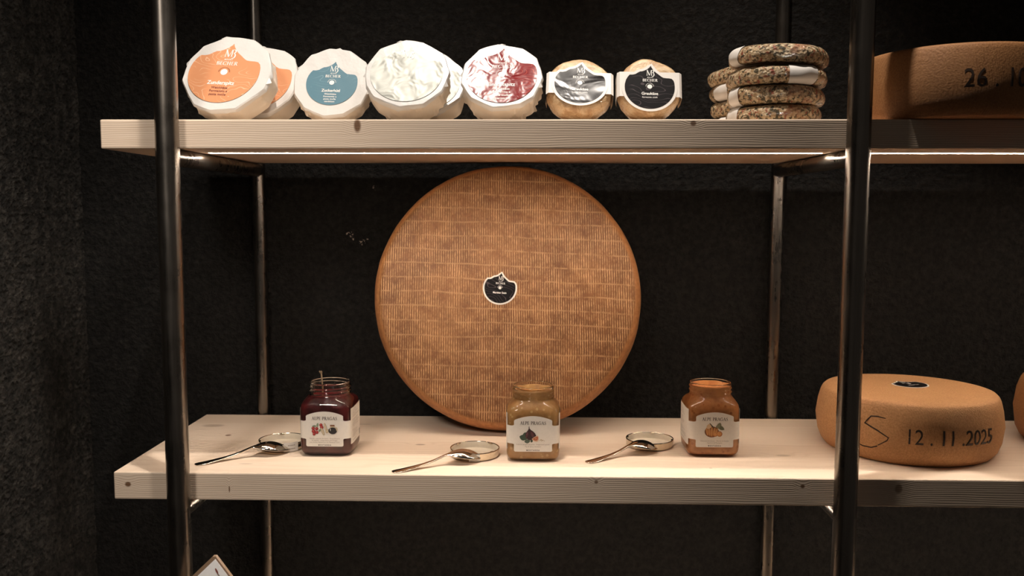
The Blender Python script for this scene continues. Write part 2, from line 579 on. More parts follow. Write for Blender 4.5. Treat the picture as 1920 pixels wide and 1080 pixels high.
def serif(text, height, width):
    """Roman capitals drawn as strokes; centred flat polygons (verts, faces)."""
    T, N = 0.16, 0.062
    V, F = [], []

    def poly(ps):
        b = len(V)
        V.extend(ps)
        F.append(tuple(range(b, b + len(ps))))

    def stroke(p, q, w):
        dx, dy = q[0] - p[0], q[1] - p[1]
        l = math.hypot(dx, dy)
        nx, ny = -dy / l * w / 2, dx / l * w / 2
        poly([(p[0] + nx, p[1] + ny), (p[0] - nx, p[1] - ny), (q[0] - nx, q[1] - ny), (q[0] + nx, q[1] + ny)])

    def curve(pts, ws):
        for i in range(len(pts) - 1):
            (ax, ay), (bx, by) = pts[i], pts[i + 1]
            pa, pb = pts[max(i - 1, 0)], pts[min(i + 2, len(pts) - 1)]
            def nrm(d):
                l = math.hypot(*d) or 1
                return (-d[1] / l, d[0] / l)
            na = nrm((bx - pa[0], by - pa[1]))
            nb = nrm((pb[0] - ax, pb[1] - ay))
            wa, wb = ws[i] / 2, ws[i + 1] / 2
            poly([(ax + na[0] * wa, ay + na[1] * wa), (ax - na[0] * wa, ay - na[1] * wa), (bx - nb[0] * wb, by - nb[1] * wb), (bx + nb[0] * wb, by + nb[1] * wb)])

    def arc(cx, cy, rx, ry, a0, a1, n=14):
        pts, ws = [], []
        for i in range(n + 1):
            a = math.radians(a0 + (a1 - a0) * i / n)
            pts.append((cx + rx * math.cos(a), cy + ry * math.sin(a)))
            ws.append(N + (T * 1.05 - N) * abs(math.cos(a)) ** 1.3)
        curve(pts, ws)

    def stem(x, y0=0.0, y1=1.0, w=T):
        stroke((x, y0), (x, y1), w)
        for y in (y0, y1):
            yy = y + (N / 2 if y == y0 else -N / 2)
            stroke((x - 0.13, yy), (x + 0.13, yy), N)

    def glyph(c, ox):
        n0 = len(V)
        w = 0.6
        if c == 'A':
            stroke((0.08, 0.0), (0.38, 1.0), N * 1.2); stroke((0.36, 1.0), (0.68, 0.0), T); stroke((0.2, 0.35), (0.56, 0.35), N)
            stroke((-0.02, N / 2), (0.19, N / 2), N); stroke((0.55, N / 2), (0.82, N / 2), N); w = 0.80
        elif c == 'L':
            stem(0.16); stroke((0.1, N / 2), (0.56, N / 2), N); stroke((0.55, 0), (0.58, 0.2), N); w = 0.62
        elif c in 'PR':
            stem(0.16); arc(0.28, 0.74, 0.28, 0.24, 90, -90); stroke((0.16, 0.975), (0.3, 0.975), N); stroke((0.16, 0.5), (0.3, 0.5), N)
            w = 0.62
            if c == 'R':
                stroke((0.34, 0.5), (0.66, 0.0), T); stroke((0.6, N / 2), (0.78, N / 2), N); w = 0.76
        elif c == 'E':
            stem(0.16)
            for y, e in ((N / 2, 0.54), (0.52, 0.44), (1 - N / 2, 0.52)):
                stroke((0.1, y), (e, y), N)
            stroke((0.53, 0), (0.57, 0.2), N); stroke((0.52, 1), (0.53, 0.82), N); stroke((0.44, 0.44), (0.44, 0.6), N); w = 0.62
        elif c == 'G':
            arc(0.44, 0.5, 0.38, 0.475, 42, 318, 22); stroke((0.74, 0.16), (0.74, 0.44), T); stroke((0.6, 0.44), (0.86, 0.44), N); stroke((0.72, 0.8), (0.72, 0.98), N); w = 0.92
        elif c == 'C':
            arc(0.44, 0.5, 0.38, 0.475, 42, 318, 22); stroke((0.73, 0.78), (0.73, 0.98), N); w = 0.82
        elif c == 'S':
            pts = [(0.48, 0.82), (0.42, 0.93), (0.29, 0.975), (0.16, 0.92), (0.11, 0.77), (0.17, 0.63), (0.31, 0.52), (0.44, 0.40), (0.5, 0.25), (0.44, 0.09), (0.29, 0.025), (0.14, 0.07), (0.07, 0.2)]
            curve(pts, [N, N, N, 0.08, 0.12, T, T, T, 0.12, 0.08, N, N, N]); stroke((0.49, 0.78), (0.49, 0.98), N); stroke((0.06, 0.02), (0.06, 0.24), N); w = 0.6
        elif c == 'B':
            stem(0.16); arc(0.28, 0.75, 0.24, 0.23, 90, -90); arc(0.29, 0.27, 0.29, 0.25, 90, -90)
            for y in (0.975, 0.52, 0.025):
                stroke((0.16, y), (0.3, y), N)
            w = 0.66
        elif c == 'H':
            stem(0.16); stem(0.66); stroke((0.16, 0.52), (0.66, 0.52), N); w = 0.84
        elif c == '&':  # the monogram: an M whose last stem carries the two bows of a B
            stroke((0.0, N / 2), (0.22, N / 2), N); stroke((0.10, 0.0), (0.14, 1.0), N); stroke((0.02, 1 - N / 2), (0.2, 1 - N / 2), N)
            stroke((0.13, 1.0), (0.56, 0.02), T); stroke((0.56, 0.02), (0.90, 1.0), N); stem(0.94, 0.0, 1.0, 0.12)
            arc(1.12, 0.77, 0.24, 0.23, 120, -90); arc(1.10, 0.18, 0.30, 0.36, 90, -110); w = 1.45
        elif c == ' ':
            w = 0.36
        for i in range(n0, len(V)):
            V[i] = (V[i][0] + ox, V[i][1])
        return w

    x = 0.0
    for c in text:
        x += glyph(c, x) + 0.06
    x0, x1 = min(v[0] for v in V), max(v[0] for v in V)
    k = width / (x1 - x0)
    return [((a - (x0 + x1) / 2) * k, (b - 0.5) * height) for a, b in V], F


def ink(bm, vf, cx, cz, place, mi=0):
    """Add flat lettering to bm; place(u, w) turns label coordinates into a point."""
    vs, fs = vf
    bv = [bm.verts.new(place(cx + x, cz + z)) for x, z in vs]
    for f in fs:
        try:
            bm.faces.new([bv[i] for i in f]).material_index = mi
        except ValueError:
            pass


def blob(cx, cz, rx, rz, rot=0, n=20, a0=0, a1=360):
    c, s = math.cos(math.radians(rot)), math.sin(math.radians(rot))
    vs = []
    for k in range(n):
        a = math.radians(a0 + (a1 - a0) * k / (n if a1 - a0 == 360 else n - 1))
        x, z = rx * math.cos(a), rz * math.sin(a)
        vs.append((cx + x * c - z * s, cz + x * s + z * c))
    return vs, [tuple(range(n))]


def leaf(cx, cz, l, w, rot):
    c, s = math.cos(math.radians(rot)), math.sin(math.radians(rot))
    pts = [(l * (t - 0.5), w * math.sin(PI * t) ** 0.8) for t in [i / 8 for i in range(9)]] + [(l * (t - 0.5), -w * math.sin(PI * t) ** 0.8) for t in [i / 8 for i in range(7, 0, -1)]]
    return [(cx + x * c - z * s, cz + x * s + z * c) for x, z in pts], [tuple(range(len(pts)))]


# ---- the mountain-topped label outline, half width 1
TOP = [(0.985, 0.20), (0.95, 0.31), (0.88, 0.385), (0.78, 0.405), (0.66, 0.41), (0.55, 0.425), (0.47, 0.475), (0.36, 0.57), (0.24, 0.67), (0.14, 0.79),
       (0.09, 0.87), (0.05, 0.97), (0.0, 0.90), (-0.08, 0.82), (-0.2, 0.745), (-0.31, 0.705), (-0.38, 0.70), (-0.46, 0.655), (-0.56, 0.58), (-0.68, 0.545), (-0.80, 0.545), (-0.88, 0.44), (-0.95, 0.30), (-0.99, 0.15)]


def crest(k=1.0, grow=0.0):
    pts = list(TOP)
    for i in range(1, 40):
        a = math.radians(172 + (368 - 172) * i / 40)
        pts.append((math.cos(a), math.sin(a) * 0.985))
    out = []
    n = len(pts)
    for i in range(n):
        ax, az = pts[i - 1]
        bx, bz = pts[(i + 1) % n]
        dx, dz = bx - ax, bz - az
        l = math.hypot(dx, dz)
        out.append(((pts[i][0] + dz / l * grow) * k, (pts[i][1] - dx / l * grow) * k))
    return out


def slab(bm, pts, place, t, mi=0):
    """Polygon pts (counter-clockwise seen from outside) given a thickness t; place(u, w, depth)."""
    a = [bm.verts.new(place(x, z, t)) for x, z in pts]
    b = [bm.verts.new(place(x, z, 0)) for x, z in pts]
    bm.faces.new(a).material_index = mi
    bm.faces.new(list(reversed(b))).material_index = mi
    n = len(pts)
    for i in range(n):
        bm.faces.new((a[i], b[i], b[(i + 1) % n], a[(i + 1) % n])).material_index = mi


def crest_writing(half, place, name, lines, main, small, parent, name_w=0.77, mono=True, brand=True, light_lines=True, disc=True, nv=-0.34, lv=(-0.50, -0.61, -0.72, -0.83), lh=0.072):
    """The writing of a mountain-topped label: monogram, name of the dairy, seal, name of the cheese, small lines. place(u, w) in metres."""
    bm = bmesh.new()
    if mono:
        ink(bm, serif('&', 0.25 * half, 0.32 * half), 0.035 * half, 0.64 * half, place)
    if brand:
        ink(bm, sans('MOUNT', 0.05 * half, 0.24 * half, 0.02, 1.3), 0.03 * half, 0.43 * half, place)
        ink(bm, serif('BECHER', 0.12 * half, 0.60 * half), 0.02 * half, 0.30 * half, place)
    if disc:
        ink(bm, blob(0, 0.01 * half, 0.098 * half, 0.098 * half, n=28), 0, 0, place)
        for k in range(13):       # ring of tiny writing round the seal
            a = math.radians(5 + 170 * k / 12)
            ink(bm, blob(0.155 * half * math.cos(a), 0.01 * half + 0.155 * half * math.sin(a), 0.009 * half, 0.02 * half, math.degrees(a) - 90, 6), 0, 0, place, 0 if light_lines else 1)
    if name:
        ink(bm, sans(name, 0.125 * half, name_w * half, 0.022), 0.0, nv * half, place)
    for s, v in zip(lines, lv):
        ink(bm, sans(s, lh * half, None, 0.02, 1.05), 0.0, v * half, place, 0 if light_lines else 1)
    if len(bm.verts) == 0:
        bm.free()
        return None
    return link_mesh('lettering', bm, [main, small], parent, smooth=False)


# ================================================================== the setting
def build_setting():
    bm = box(bmesh.new(), (XW, YW, 0), (2.6, YW + 0.12, 2.9))
    for v in bm.verts:
        if v.co.y < YW + 0.06:
            v.co.y = YW + 0.004
    step = 0.0030
    xs = [XW - 0.004 + step * i for i in range(int(1.98 / step))] + [2.6]
    zs = [0.0] + [Z0 - 0.42 + step * i for i in range(int(1.24 / step))] + [2.9]
    rows = []
    for x in xs:
        row = []
        for z in zs:
            p = Vector((x, 0, z))
            h = 0.0013 * (1 - abs(noise.noise(p * 75))) ** 2 + 0.0009 * noise.noise(p * 170 + Vector((3, 1, 2))) + 0.0010 * noise.noise(p * 16)
            row.append(bm.verts.new((x, YW + 0.0018 - h, z)))
        rows.append(row)
    for r0, r1 in zip(rows, rows[1:]):
        for k in range(len(zs) - 1):
            bm.faces.new((r0[k], r1[k], r1[k + 1], r0[k + 1]))
    struct(link_mesh('wall_back', bm, mat_wall('black_rough_plaster', 0), smooth=False))
    bm = box(bmesh.new(), (XW - 0.12, -1.7, 0), (XW, YW + 0.12, 2.9))
    for v in bm.verts:           # the body of the wall stands just behind its rough skin
        if v.co.x > XW - 0.06:
            v.co.x = XW - 0.004
    step = 0.0019
    ys = [0.02 + step * i for i in range(int((YW + 0.002 - 0.02) / step) + 2)]
    zs = [Z0 - 0.42 + step * i for i in range(int(1.36 / step))]
    ys = [-1.7] + ys
    zs = [0.0] + zs + [2.9]
    rows = []
    for y in ys:
        row = []
        for z in zs:
            p = Vector((0, y, z))
            a = noise.noise(p * 85)
            b = noise.noise(p * 190 + Vector((3, 1, 2)))
            c = noise.noise(p * 18)
            h = 0.0022 * (1 - abs(a)) ** 2 + 0.0016 * b + 0.0012 * c + 0.0008 * noise.noise(p * 420)
            row.append(bm.verts.new((XW - 0.0012 + h, y, z)))
        rows.append(row)
    for r0, r1 in zip(rows, rows[1:]):
        for k in range(len(zs) - 1):
            bm.faces.new((r0[k], r1[k], r1[k + 1], r0[k + 1]))
    struct(link_mesh('wall_left', bm, mat_wall('black_coarse_plaster', 1), smooth=False))
    t = NT('dark_floor')
    c = t.mix(t.noise(t.obj(), 6, 4), (0.035, 0.03, 0.026), (0.06, 0.05, 0.044))
    bm = box(bmesh.new(), (XW - 0.12, -2.6, -0.1), (2.6, YW + 0.12, 0))
    struct(link_mesh('floor', bm, t.set(color=c, rough=0.6), smooth=False))


build_setting()


# ================================================================== rack frames
RP, RB = 0.0157, 0.0118          # front and back tube radii
YF, YB = -0.0185, 0.3715


def rack_frame(x, xb, label):
    root = thing('rack_frame', label, 'rack frame', (x, YF, 0), group='steel frames carrying the shelves')
    def upright(px, py, r):
        bm = tube(bmesh.new(), [(px, py, 0.0), (px, py, 2.55)], r, 40)
        link_mesh('post', bm, M['steel'], root, sharp=40)
    upright(0, 0, RP)
    upright(xb - x, YB - YF, RB)
    for z in (Z0 + 0.458, Z0 - 0.040, Z0 - 0.538):
        bm = tube(bmesh.new(), [(0, 0.004, z - RB - 0.0004), (xb - x, YB - YF - 0.006, z - RB - 0.0004)], RB, 32)
        link_mesh('crossbar', bm, M['steel'], root, sharp=40)
    return root


rack_frame(0.1012, 0.1018, 'dark steel tube frame with two posts, at the left end of both shelves')
rack_frame(1.0330, 1.0360, 'dark steel tube frame with two posts, beside the date-stamped cheese wheels on the right')


# ================================================================== shelves
def shelf(zt, label, seed, knots, led=True):
    root = thing('shelf_board', label, 'shelf', (0, 0, zt), group='pale spruce shelf boards')
    bm = box(bmesh.new(), (0, 0, -0.0400), (2.05, 0.3555, 0), 0.0020, 3)
    link_mesh('board', bm, mat_wood('spruce_board_%d' % seed, knots, seed), root, smooth=False)
    if led:
        bm = box(bmesh.new(), (0.119, 0.084, -0.0403), (1.019, 0.092, -0.0398), 0.0001, 1)
        box(bm, (1.050, 0.084, -0.0403), (2.02, 0.092, -0.0398), 0.0001, 1)
        link_mesh('led_strip', bm, M['led'], root, smooth=False)['label'] = 'glowing LED strip under the board'
    return root


shelf(ZU, 'upper pale spruce shelf board with a glowing light strip underneath, carrying the paper-wrapped cheeses', 1,
      [(0.3575, 0, -0.0085, 0.0055, 0.0105, 1.0), (0.8164, 0, -0.0055, 0.0045, 0.0042, 0.9), (0.087, 0, -0.014, 0.002, 0.002, 0.7), (0.70, 0.2, -0.04, 0.008, 0.003, 0.8),
       (1.20, 0.19, -0.04, 0.009, 0.003, 0.8)])
shelf(Z0, 'lower pale spruce shelf board carrying the three open jars and the big upright cheese wheel', 2,
      [(0.0206, 0, -0.0179, 0.0050, 0.0042, 1.0), (0.1669, 0, -0.0235, 0.0012, 0.0055, 0.9), (0.9796, 0, -0.0115, 0.0035, 0.0032, 0.95), (1.1132, 0, -0.0135, 0.0060, 0.0075, 0.75),
       (0.0439, 0.2717, 0, 0.021, 0.011, 0.42), (0.0926, 0.208, 0, 0.0055, 0.0055, 0.9), (0.69, 0, -0.008, 0.003, 0.003, 0.8), (0.176, 0.046, 0, 0.012, 0.0022, 0.45),
       (0.42, 0.16, 0, 0.009, 0.004, 0.6), (0.86, 0.045, 0, 0.003, 0.002, 0.6), (0.985, 0.115, 0, 0.012, 0.006, 0.3), (0.30, 0.29, 0, 0.02, 0.004, 0.25)])
shelf(Z0 - 0.498, 'lowest pale spruce shelf board, beneath the tilted price sign', 3, [(0.5, 0, -0.02, 0.005, 0.005, 0.8)], led=False)


# ================================================================== paper-wrapped soft cheeses
def ring_poly(rng, n, R, jit, ang_jit, ths=None):
    """Random convex-ish polygon with softened corners; returns (radius(theta), corner angles)."""
    if ths is None:
        ths = sorted(((k + rng.uniform(-ang_jit, ang_jit)) * 2 * PI / n) % (2 * PI) for k in range(n))
    else:
        ths = sorted(t % (2 * PI) for t in ths)
    rs = [R * (1 + rng.uniform(-jit, jit)) for _ in ths]

    def f(th):
        th = th % (2 * PI)
        i = n - 1
        for j in range(n):
            if ths[j] <= th:
                i = j
        if th < ths[0]:
            i = n - 1
        a, b = ths[i], ths[(i + 1) % n]
        ra, rb = rs[i], rs[(i + 1) % n]
        dx, dy = math.cos(th), math.sin(th)
        ax, ay, bx, by = ra * math.cos(a), ra * math.sin(a), rb * math.cos(b), rb * math.sin(b)
        den = dx * (by - ay) - dy * (bx - ax)
        chord = abs((ax * by - ay * bx) / den) if abs(den) > 1e-9 else ra
        return chord * 0.8 + R * 0.97 * 0.2
    return f, ths


def settle(root, meshes, zrest, yline=None, back=None):
    """Lower a leaning thing until its lowest point stands at zrest; optionally bring its rearmost point to `back`."""
    bpy.context.view_layer.update()
    low = min((o.matrix_world @ v.co).z for o in meshes for v in o.data.vertices)
    root.location.z += zrest - low + 0.0002
    if back is not None:
        far = max((o.matrix_world @ v.co).y for o in meshes for v in o.data.vertices)
        root.location.y += back - far
    bpy.context.view_layer.update()


def wrapped_cheese(name, label_txt, R, T, lean, x, y, seed, half, matname, title, lines, roll=0, yaw=0, group=None, lab_dz=0.0, lab_dx=0.0, light_lines=True, brand=True, name_w=0.77, sides=11, disc=True):
    rng = random.Random(seed)
    root = thing(name, label_txt, 'cheese', (x, y, ZU), (-math.radians(lean), 0, math.radians(yaw)), group)
    # rings from the front centre over the folded rim and the pleated side to the back centre; local centre (0, *, R)
    n = 168
    fp, cor = ring_poly(rng, sides, R * 1.03, 0.012, 0.22)
    side_polys = []
    for sc in (0.985, 0.98, 0.985, 0.975, 0.94):
        ths = sorted(c + rng.uniform(-0.10, 0.10) for c in cor)
        side_polys.append(ring_poly(rng, sides, R * sc * 1.02, 0.010, 0, ths)[0])
    rings = []
    for k in (0.02, 0.35, 0.7, 0.86):
        rings.append(([k * fp(2 * PI * i / n) * 0.6 + k * R * 0.4 for i in range(n)], -T - 0.0004 * (1 - k)))
    rings.append(([fp(2 * PI * i / n) * 0.965 for i in range(n)], -T + 0.0002))
    rings.append(([fp(2 * PI * i / n) * 0.992 for i in range(n)], -T + 0.0022))
    rings.append(([fp(2 * PI * i / n) * 1.0 for i in range(n)], -T + 0.006))
    for j, sp in enumerate(side_polys):
        yy = -T + 0.010 + (T - 0.012) * j / (len(side_polys) - 1)
        rings.append(([sp(2 * PI * i / n) for i in range(n)], yy))
    rings.append(([side_polys[-1](2 * PI * i / n) * 0.94 for i in range(n)], 0.0))
    rings.append(([0.4 * R] * n, -0.0005))
    rings.append(([0.01 * R] * n, -0.0005))
    fold = [rng.uniform(0, 2 * PI) for _ in range(11)]
    out = []
    for ri, (rr, yy) in enumerate(rings):
        ring = []
        for i in range(n):
            th = 2 * PI * i / n
            r = rr[i]
            dy = 0.0
            if ri >= 6 and ri < len(rings) - 3:       # sharp little pleats down the side
                w = (ri - 5) / 6
                for q, f0 in enumerate(fold):
                    d = (th - f0 - 0.10 * (ri - 6) * (1 if q % 2 else -1) + PI) % (2 * PI) - PI
                    if abs(d) < 0.06:
                        r += 0.0026 * w * (1 - abs(d) / 0.06)
                    elif 0.06 <= d < 0.2:
                        r -= 0.0020 * w * (1 - (d - 0.06) / 0.14)
            if ri in (5, 6):
                dy = 0.0018 * math.sin(th * 5 + seed) * (1 if ri == 6 else 0.4)
            p = Vector((r * math.cos(th), yy + dy, R + r * math.sin(th)))
            if 2 < ri < len(rings) - 2:
                nz = noise.noise(p * 55 + Vector((seed, 0, 0)))
                p += Vector((math.cos(th), 0, math.sin(th))) * nz * 0.0009
            ring.append(p)
        out.append(ring)
    bm = bridge_rings(bmesh.new(), out)
    # a corner of the paper standing up at the rim
    for a in (rng.uniform(80, 110), rng.uniform(150, 190), rng.uniform(-20, 10)):
        a = math.radians(a)
        r0 = fp(a)
        p0 = Vector((math.cos(a - 0.10) * r0 * 0.975, -T + 0.0005, R + math.sin(a - 0.10) * r0 * 0.975))
        p1 = Vector((math.cos(a + 0.10) * r0 * 0.975, -T + 0.0005, R + math.sin(a + 0.10) * r0 * 0.975))
        p2 = Vector((math.cos(a) * (r0 + 0.0035), -T + 0.004, R + math.sin(a) * (r0 + 0.0035)))
        p3 = Vector((math.cos(a) * r0 * 0.96, -T + 0.009, R + math.sin(a) * r0 * 0.96))
        vs = [bm.verts.new(p) for p in (p0, p1, p2, p3)]
        for q in ((0, 1, 2), (1, 3, 2), (3, 0, 2), (0, 3, 1)):
            bm.faces.new([vs[i] for i in q])
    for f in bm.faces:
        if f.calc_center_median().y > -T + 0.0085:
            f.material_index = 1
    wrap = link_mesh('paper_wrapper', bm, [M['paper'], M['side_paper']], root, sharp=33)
    cr, sr = math.cos(math.radians(roll)), math.sin(math.radians(roll))

    def place(u, w, d=0.0):
        return Vector((u * cr - w * sr + lab_dx, -T - 0.0006 - d, R + u * sr + w * cr + lab_dz))
    bm = bmesh.new()
    slab(bm, crest(half), place, 0.0003)
    lab = link_mesh('label', bm, M[matname], root, smooth=False)
    crest_writing(half, lambda u, w: place(u, w, 0.00055), title, lines, M['white_ink'], M['white_ink'] if light_lines else M['maroon_ink'], lab, name_w, brand=brand, light_lines=light_lines, disc=disc)
    settle(root, [wrap], ZU)
    return root


GP = 'paper-wrapped soft cheeses on the upper shelf'
W3 = ['Weichkäse', 'Formaggio a', 'pasta molle']
wrapped_cheese('soft_cheese', 'front orange-labelled paper-wrapped soft cheese at the left end of the upper shelf', 0.0665, 0.042, 29, 0.1545, 0.075, 3, 0.0535, 'orange_label',
               'Zunderspitz', W3, roll=-4, yaw=-4, group=GP, lab_dx=-0.004, light_lines=False)
wrapped_cheese('soft_cheese', 'second orange-labelled paper-wrapped soft cheese, leaning half hidden behind the front orange one', 0.0655, 0.042, 29, 0.1770, 0.146, 8, 0.0535, 'orange_label',
               'Zunderspitz', W3, roll=-3, yaw=-4, group=GP, light_lines=False)
wrapped_cheese('soft_cheese', 'white paper-wrapped soft cheese with a small blue label', 0.0580, 0.036, 25, 0.3030, 0.098, 21, 0.0378, 'blue_label',
               'Zuckerhütl', W3 + ['candidum'], roll=-2, group=GP, lab_dz=-0.003, name_w=0.72)
wrapped_cheese('soft_cheese', 'paper-wrapped soft cheese with a shiny silver label, in front of its twin', 0.0605, 0.045, 31, 0.4185, 0.060, 33, 0.0520, 'silver_label', None, [], group=GP, brand=False, disc=False)
wrapped_cheese('soft_cheese', 'paper-wrapped soft cheese showing only its edge behind the silver-labelled one', 0.0600, 0.045, 31, 0.436, 0.146, 37, 0.0520, 'silver_label', None, [], group=GP, brand=False, disc=False)
wrapped_cheese('soft_cheese', 'paper-wrapped soft cheese with a glossy dark red label', 0.0590, 0.045, 32, 0.553, 0.080, 45, 0.0512, 'red_label',
               'Einachtspitz', W3 + ['peperoncino'], group=GP)


# ================================================================== film-wrapped grey cheeses
def grey_cheese(label_txt, R, T, lean, x, y, seed, half, matname, roll, lab_dz, band_z):
    root = thing('grey_cheese', label_txt, 'cheese', (x, y, ZU), (-math.radians(lean), 0, 0), 'film-wrapped grey cheeses with black labels')
    n = 96
    prof = [(0.02, -T), (0.45, -T), (0.75, -T), (0.88, -T + 0.001), (0.955, -T + 0.005), (0.992, -T + 0.012), (1.0, -T * 0.5), (0.985, -0.010), (0.93, -0.003), (0.8, 0), (0.02, 0)]
    rings = []
    for rr, yy in prof:
        ring = []
        for k in range(n):
            th = 2 * PI * k / n
            p = Vector((rr * R * math.cos(th), yy, R + rr * R * math.sin(th)))
            d = noise.noise(p * 45 + Vector((seed, 0, 0))) * 0.0022 + noise.noise(p * 120 + Vector((0, seed, 0))) * 0.0009
            if rr > 0.7:
                p += Vector((math.cos(th), 0, math.sin(th))) * d
            ring.append(p)
        rings.append(ring)
    body = link_mesh('film_wrapped_body', bridge_rings(bmesh.new(), rings), M['curd'], root)
    cr, sr = math.cos(math.radians(roll)), math.sin(math.radians(roll))

    def place(u, w, d=0.0):
        return Vector((u * cr - w * sr, -T - 0.0012 - d, R + lab_dz + u * sr + w * cr))
    bm = bmesh.new()
    slab(bm, crest(half, 0.115), place, 0.0003)
    # the strip that runs across the face and round both sides
    z0, z1 = band_z
    xb = R * 0.985
    path = [(-xb + 0.001, -0.006), (-xb - 0.0008, -T * 0.4), (-xb - 0.0006, -T + 0.003), (-xb + 0.003, -T - 0.0008), (-half * 0.8, -T - 0.0011), (half * 0.8, -T - 0.0011), (xb - 0.003, -T - 0.0008), (xb + 0.0006, -T + 0.003), (xb + 0.0008, -T * 0.4), (xb - 0.001, -0.006)]
    for (ax, ay), (bx, by) in zip(path, path[1:]):
        q = []
        for px, py, w in ((ax, ay, z0), (bx, by, z0), (bx, by, z1), (ax, ay, z1)):
            q.append(bm.verts.new((px * cr - w * sr, py, R + lab_dz + px * sr + w * cr)))
        bm.faces.new(q)
    link_mesh('paper_band', bm, M['band'], root, smooth=False)
    bm = bmesh.new()
    slab(bm, crest(half), lambda u, w, d=0.0: place(u, w, d + 0.0004), 0.0002)
    lab = link_mesh('label', bm, M[matname], root, smooth=False)
    crest_writing(half, lambda u, w: place(u, w, 0.0008), 'Graukäse', ['Formaggio grigio'], M['white_ink'], M['white_ink'], lab, 0.66, nv=-0.30, lv=(-0.47,), lh=0.062)
    settle(root, [body], ZU)
    return root


grey_cheese('film-wrapped grey cheese with a black foil label catching the light, next to the red-labelled one', 0.0480, 0.040, 32, 0.665, 0.068, 5, 0.0362, 'black_foil', -2, -0.002, (-0.018, 0.020))
grey_cheese('film-wrapped grey cheese with a matt black label, rightmost of the labelled cheeses', 0.0455, 0.036, 23, 0.762, 0.060, 11, 0.0350, 'black_label', -1.5, -0.004, (-0.015, 0.024))


# ================================================================== stacked herb-crusted discs
def herb_disc(label, x, y, z, R, h, seed, band=None, sag=0.0, tilt=(0, 0), bw=0.024):
    root = thing('herb_cheese', label, 'cheese', (x, y, z), (math.radians(tilt[0]), math.radians(tilt[1]), 0), 'herb-crusted flat cheeses stacked in two piles')

    def pt(th, rr, zz):
        p = Vector((rr * math.cos(th), rr * math.sin(th), zz))
        d = noise.noise(p * 30 + Vector((seed * 3.1, 0, 0))) * 0.0042 + noise.noise(p * 85 + Vector((0, seed, 0))) * 0.0012
        k = 1 + d / R if rr > R * 0.55 else 1
        dz = noise.noise(p * 24 + Vector((0, 0, seed))) * 0.0018 if 0.002 < zz else 0
        return Vector((p.x * k, p.y * k, zz + dz - sag * (rr / R) ** 2 + sag * 0.25))
    prof = []
    for i in range(15):      # superellipse half section, bottom to top
        a = -PI / 2 + PI * i / 14
        ca, sa = math.cos(a), math.sin(a)
        rr = R - h * 0.62 + h * 0.62 * abs(ca) ** 0.75
        prof.append((rr, h / 2 + h / 2 * math.copysign(abs(sa) ** 0.85, sa)))
    full = [(0.01 * R, 0.0), (0.4 * R, 0.0)] + prof + [(0.4 * R, h), (0.01 * R, h)]
    n = 110
    body = link_mesh('herb_crust', bridge_rings(bmesh.new(), [[pt(2 * PI * k / n, rr, zz) for k in range(n)] for rr, zz in full]), M['herb'], root)
    if band is not None:
        az = math.radians(band)
        path = [(0.45 * R, 0.0)] + prof + [(0.45 * R, h)]
        grid = []
        for rr, zz in path:
            row = []
            for j in range(9):
                u = bw * (j / 4 - 1)
                th = az + math.atan2(u, math.sqrt(max(R * R - u * u, 1e-6)))
                rx = rr
                q = pt(th, rx, zz)
                out = Vector((math.cos(th), math.sin(th), 0))
                up = (zz / h - 0.5) * 2
                row.append(q + out * 0.0011 + Vector((0, 0, up * 0.0009)))
            grid.append(row)
        bm = bmesh.new()
        gv = [[bm.verts.new(p) for p in r] for r in grid]
        for a, b in zip(gv, gv[1:]):
            for j in range(8):
                bm.faces.new((a[j], a[j + 1], b[j + 1], b[j]))
        link_mesh('paper_band', bm, M['band'], root)
    return root


FX, FY, BX, BY = 0.9535, 0.104, 0.9565, 0.250
HH = 0.0258
herb_disc('bottom herb-crusted cheese of the front stack, resting on the upper shelf', FX - 0.003, FY, ZU + 0.0003, 0.0680, HH, 1, band=196, bw=0.014)
herb_disc('third herb-crusted cheese from the top of the front stack, white band at its left edge', FX + 0.000, FY, ZU + HH + 0.0016, 0.0700, HH, 2, band=197, tilt=(0, 1.0), sag=0.0015, bw=0.013)
herb_disc('second herb-crusted cheese from the top of the front stack, white band on its front right', FX + 0.001, FY, ZU + 2 * HH + 0.0034, 0.0715, HH, 3, sag=0.002, band=-73, tilt=(0, 0.5), bw=0.022)
herb_disc('topmost, slightly domed herb-crusted cheese of the front stack', FX + 0.003, FY, ZU + 3 * HH + 0.0100, 0.0710, HH + 0.001, 4, band=193, sag=0.0075, tilt=(1, 2.5), bw=0.013)
herb_disc('bottom herb-crusted cheese of the rear stack, white band at its left', BX, BY, ZU + 0.0003, 0.0700, HH, 5, band=222, bw=0.018)
herb_disc('third herb-crusted cheese from the top of the rear stack, white band beside the front stack', BX + 0.004, BY, ZU + HH + 0.0012, 0.0690, HH, 6, band=242, bw=0.016)
herb_disc('second herb-crusted cheese from the top of the rear stack, white band round its left end', BX + 0.002, BY, ZU + 2 * HH + 0.0026, 0.0695, HH, 7, band=206, bw=0.018)
herb_disc('topmost herb-crusted cheese of the rear stack, peeping out behind the front stack', BX - 0.001, BY, ZU + 3 * HH + 0.0048, 0.0695, HH, 8, band=100, sag=0.004, tilt=(0, -2.0))


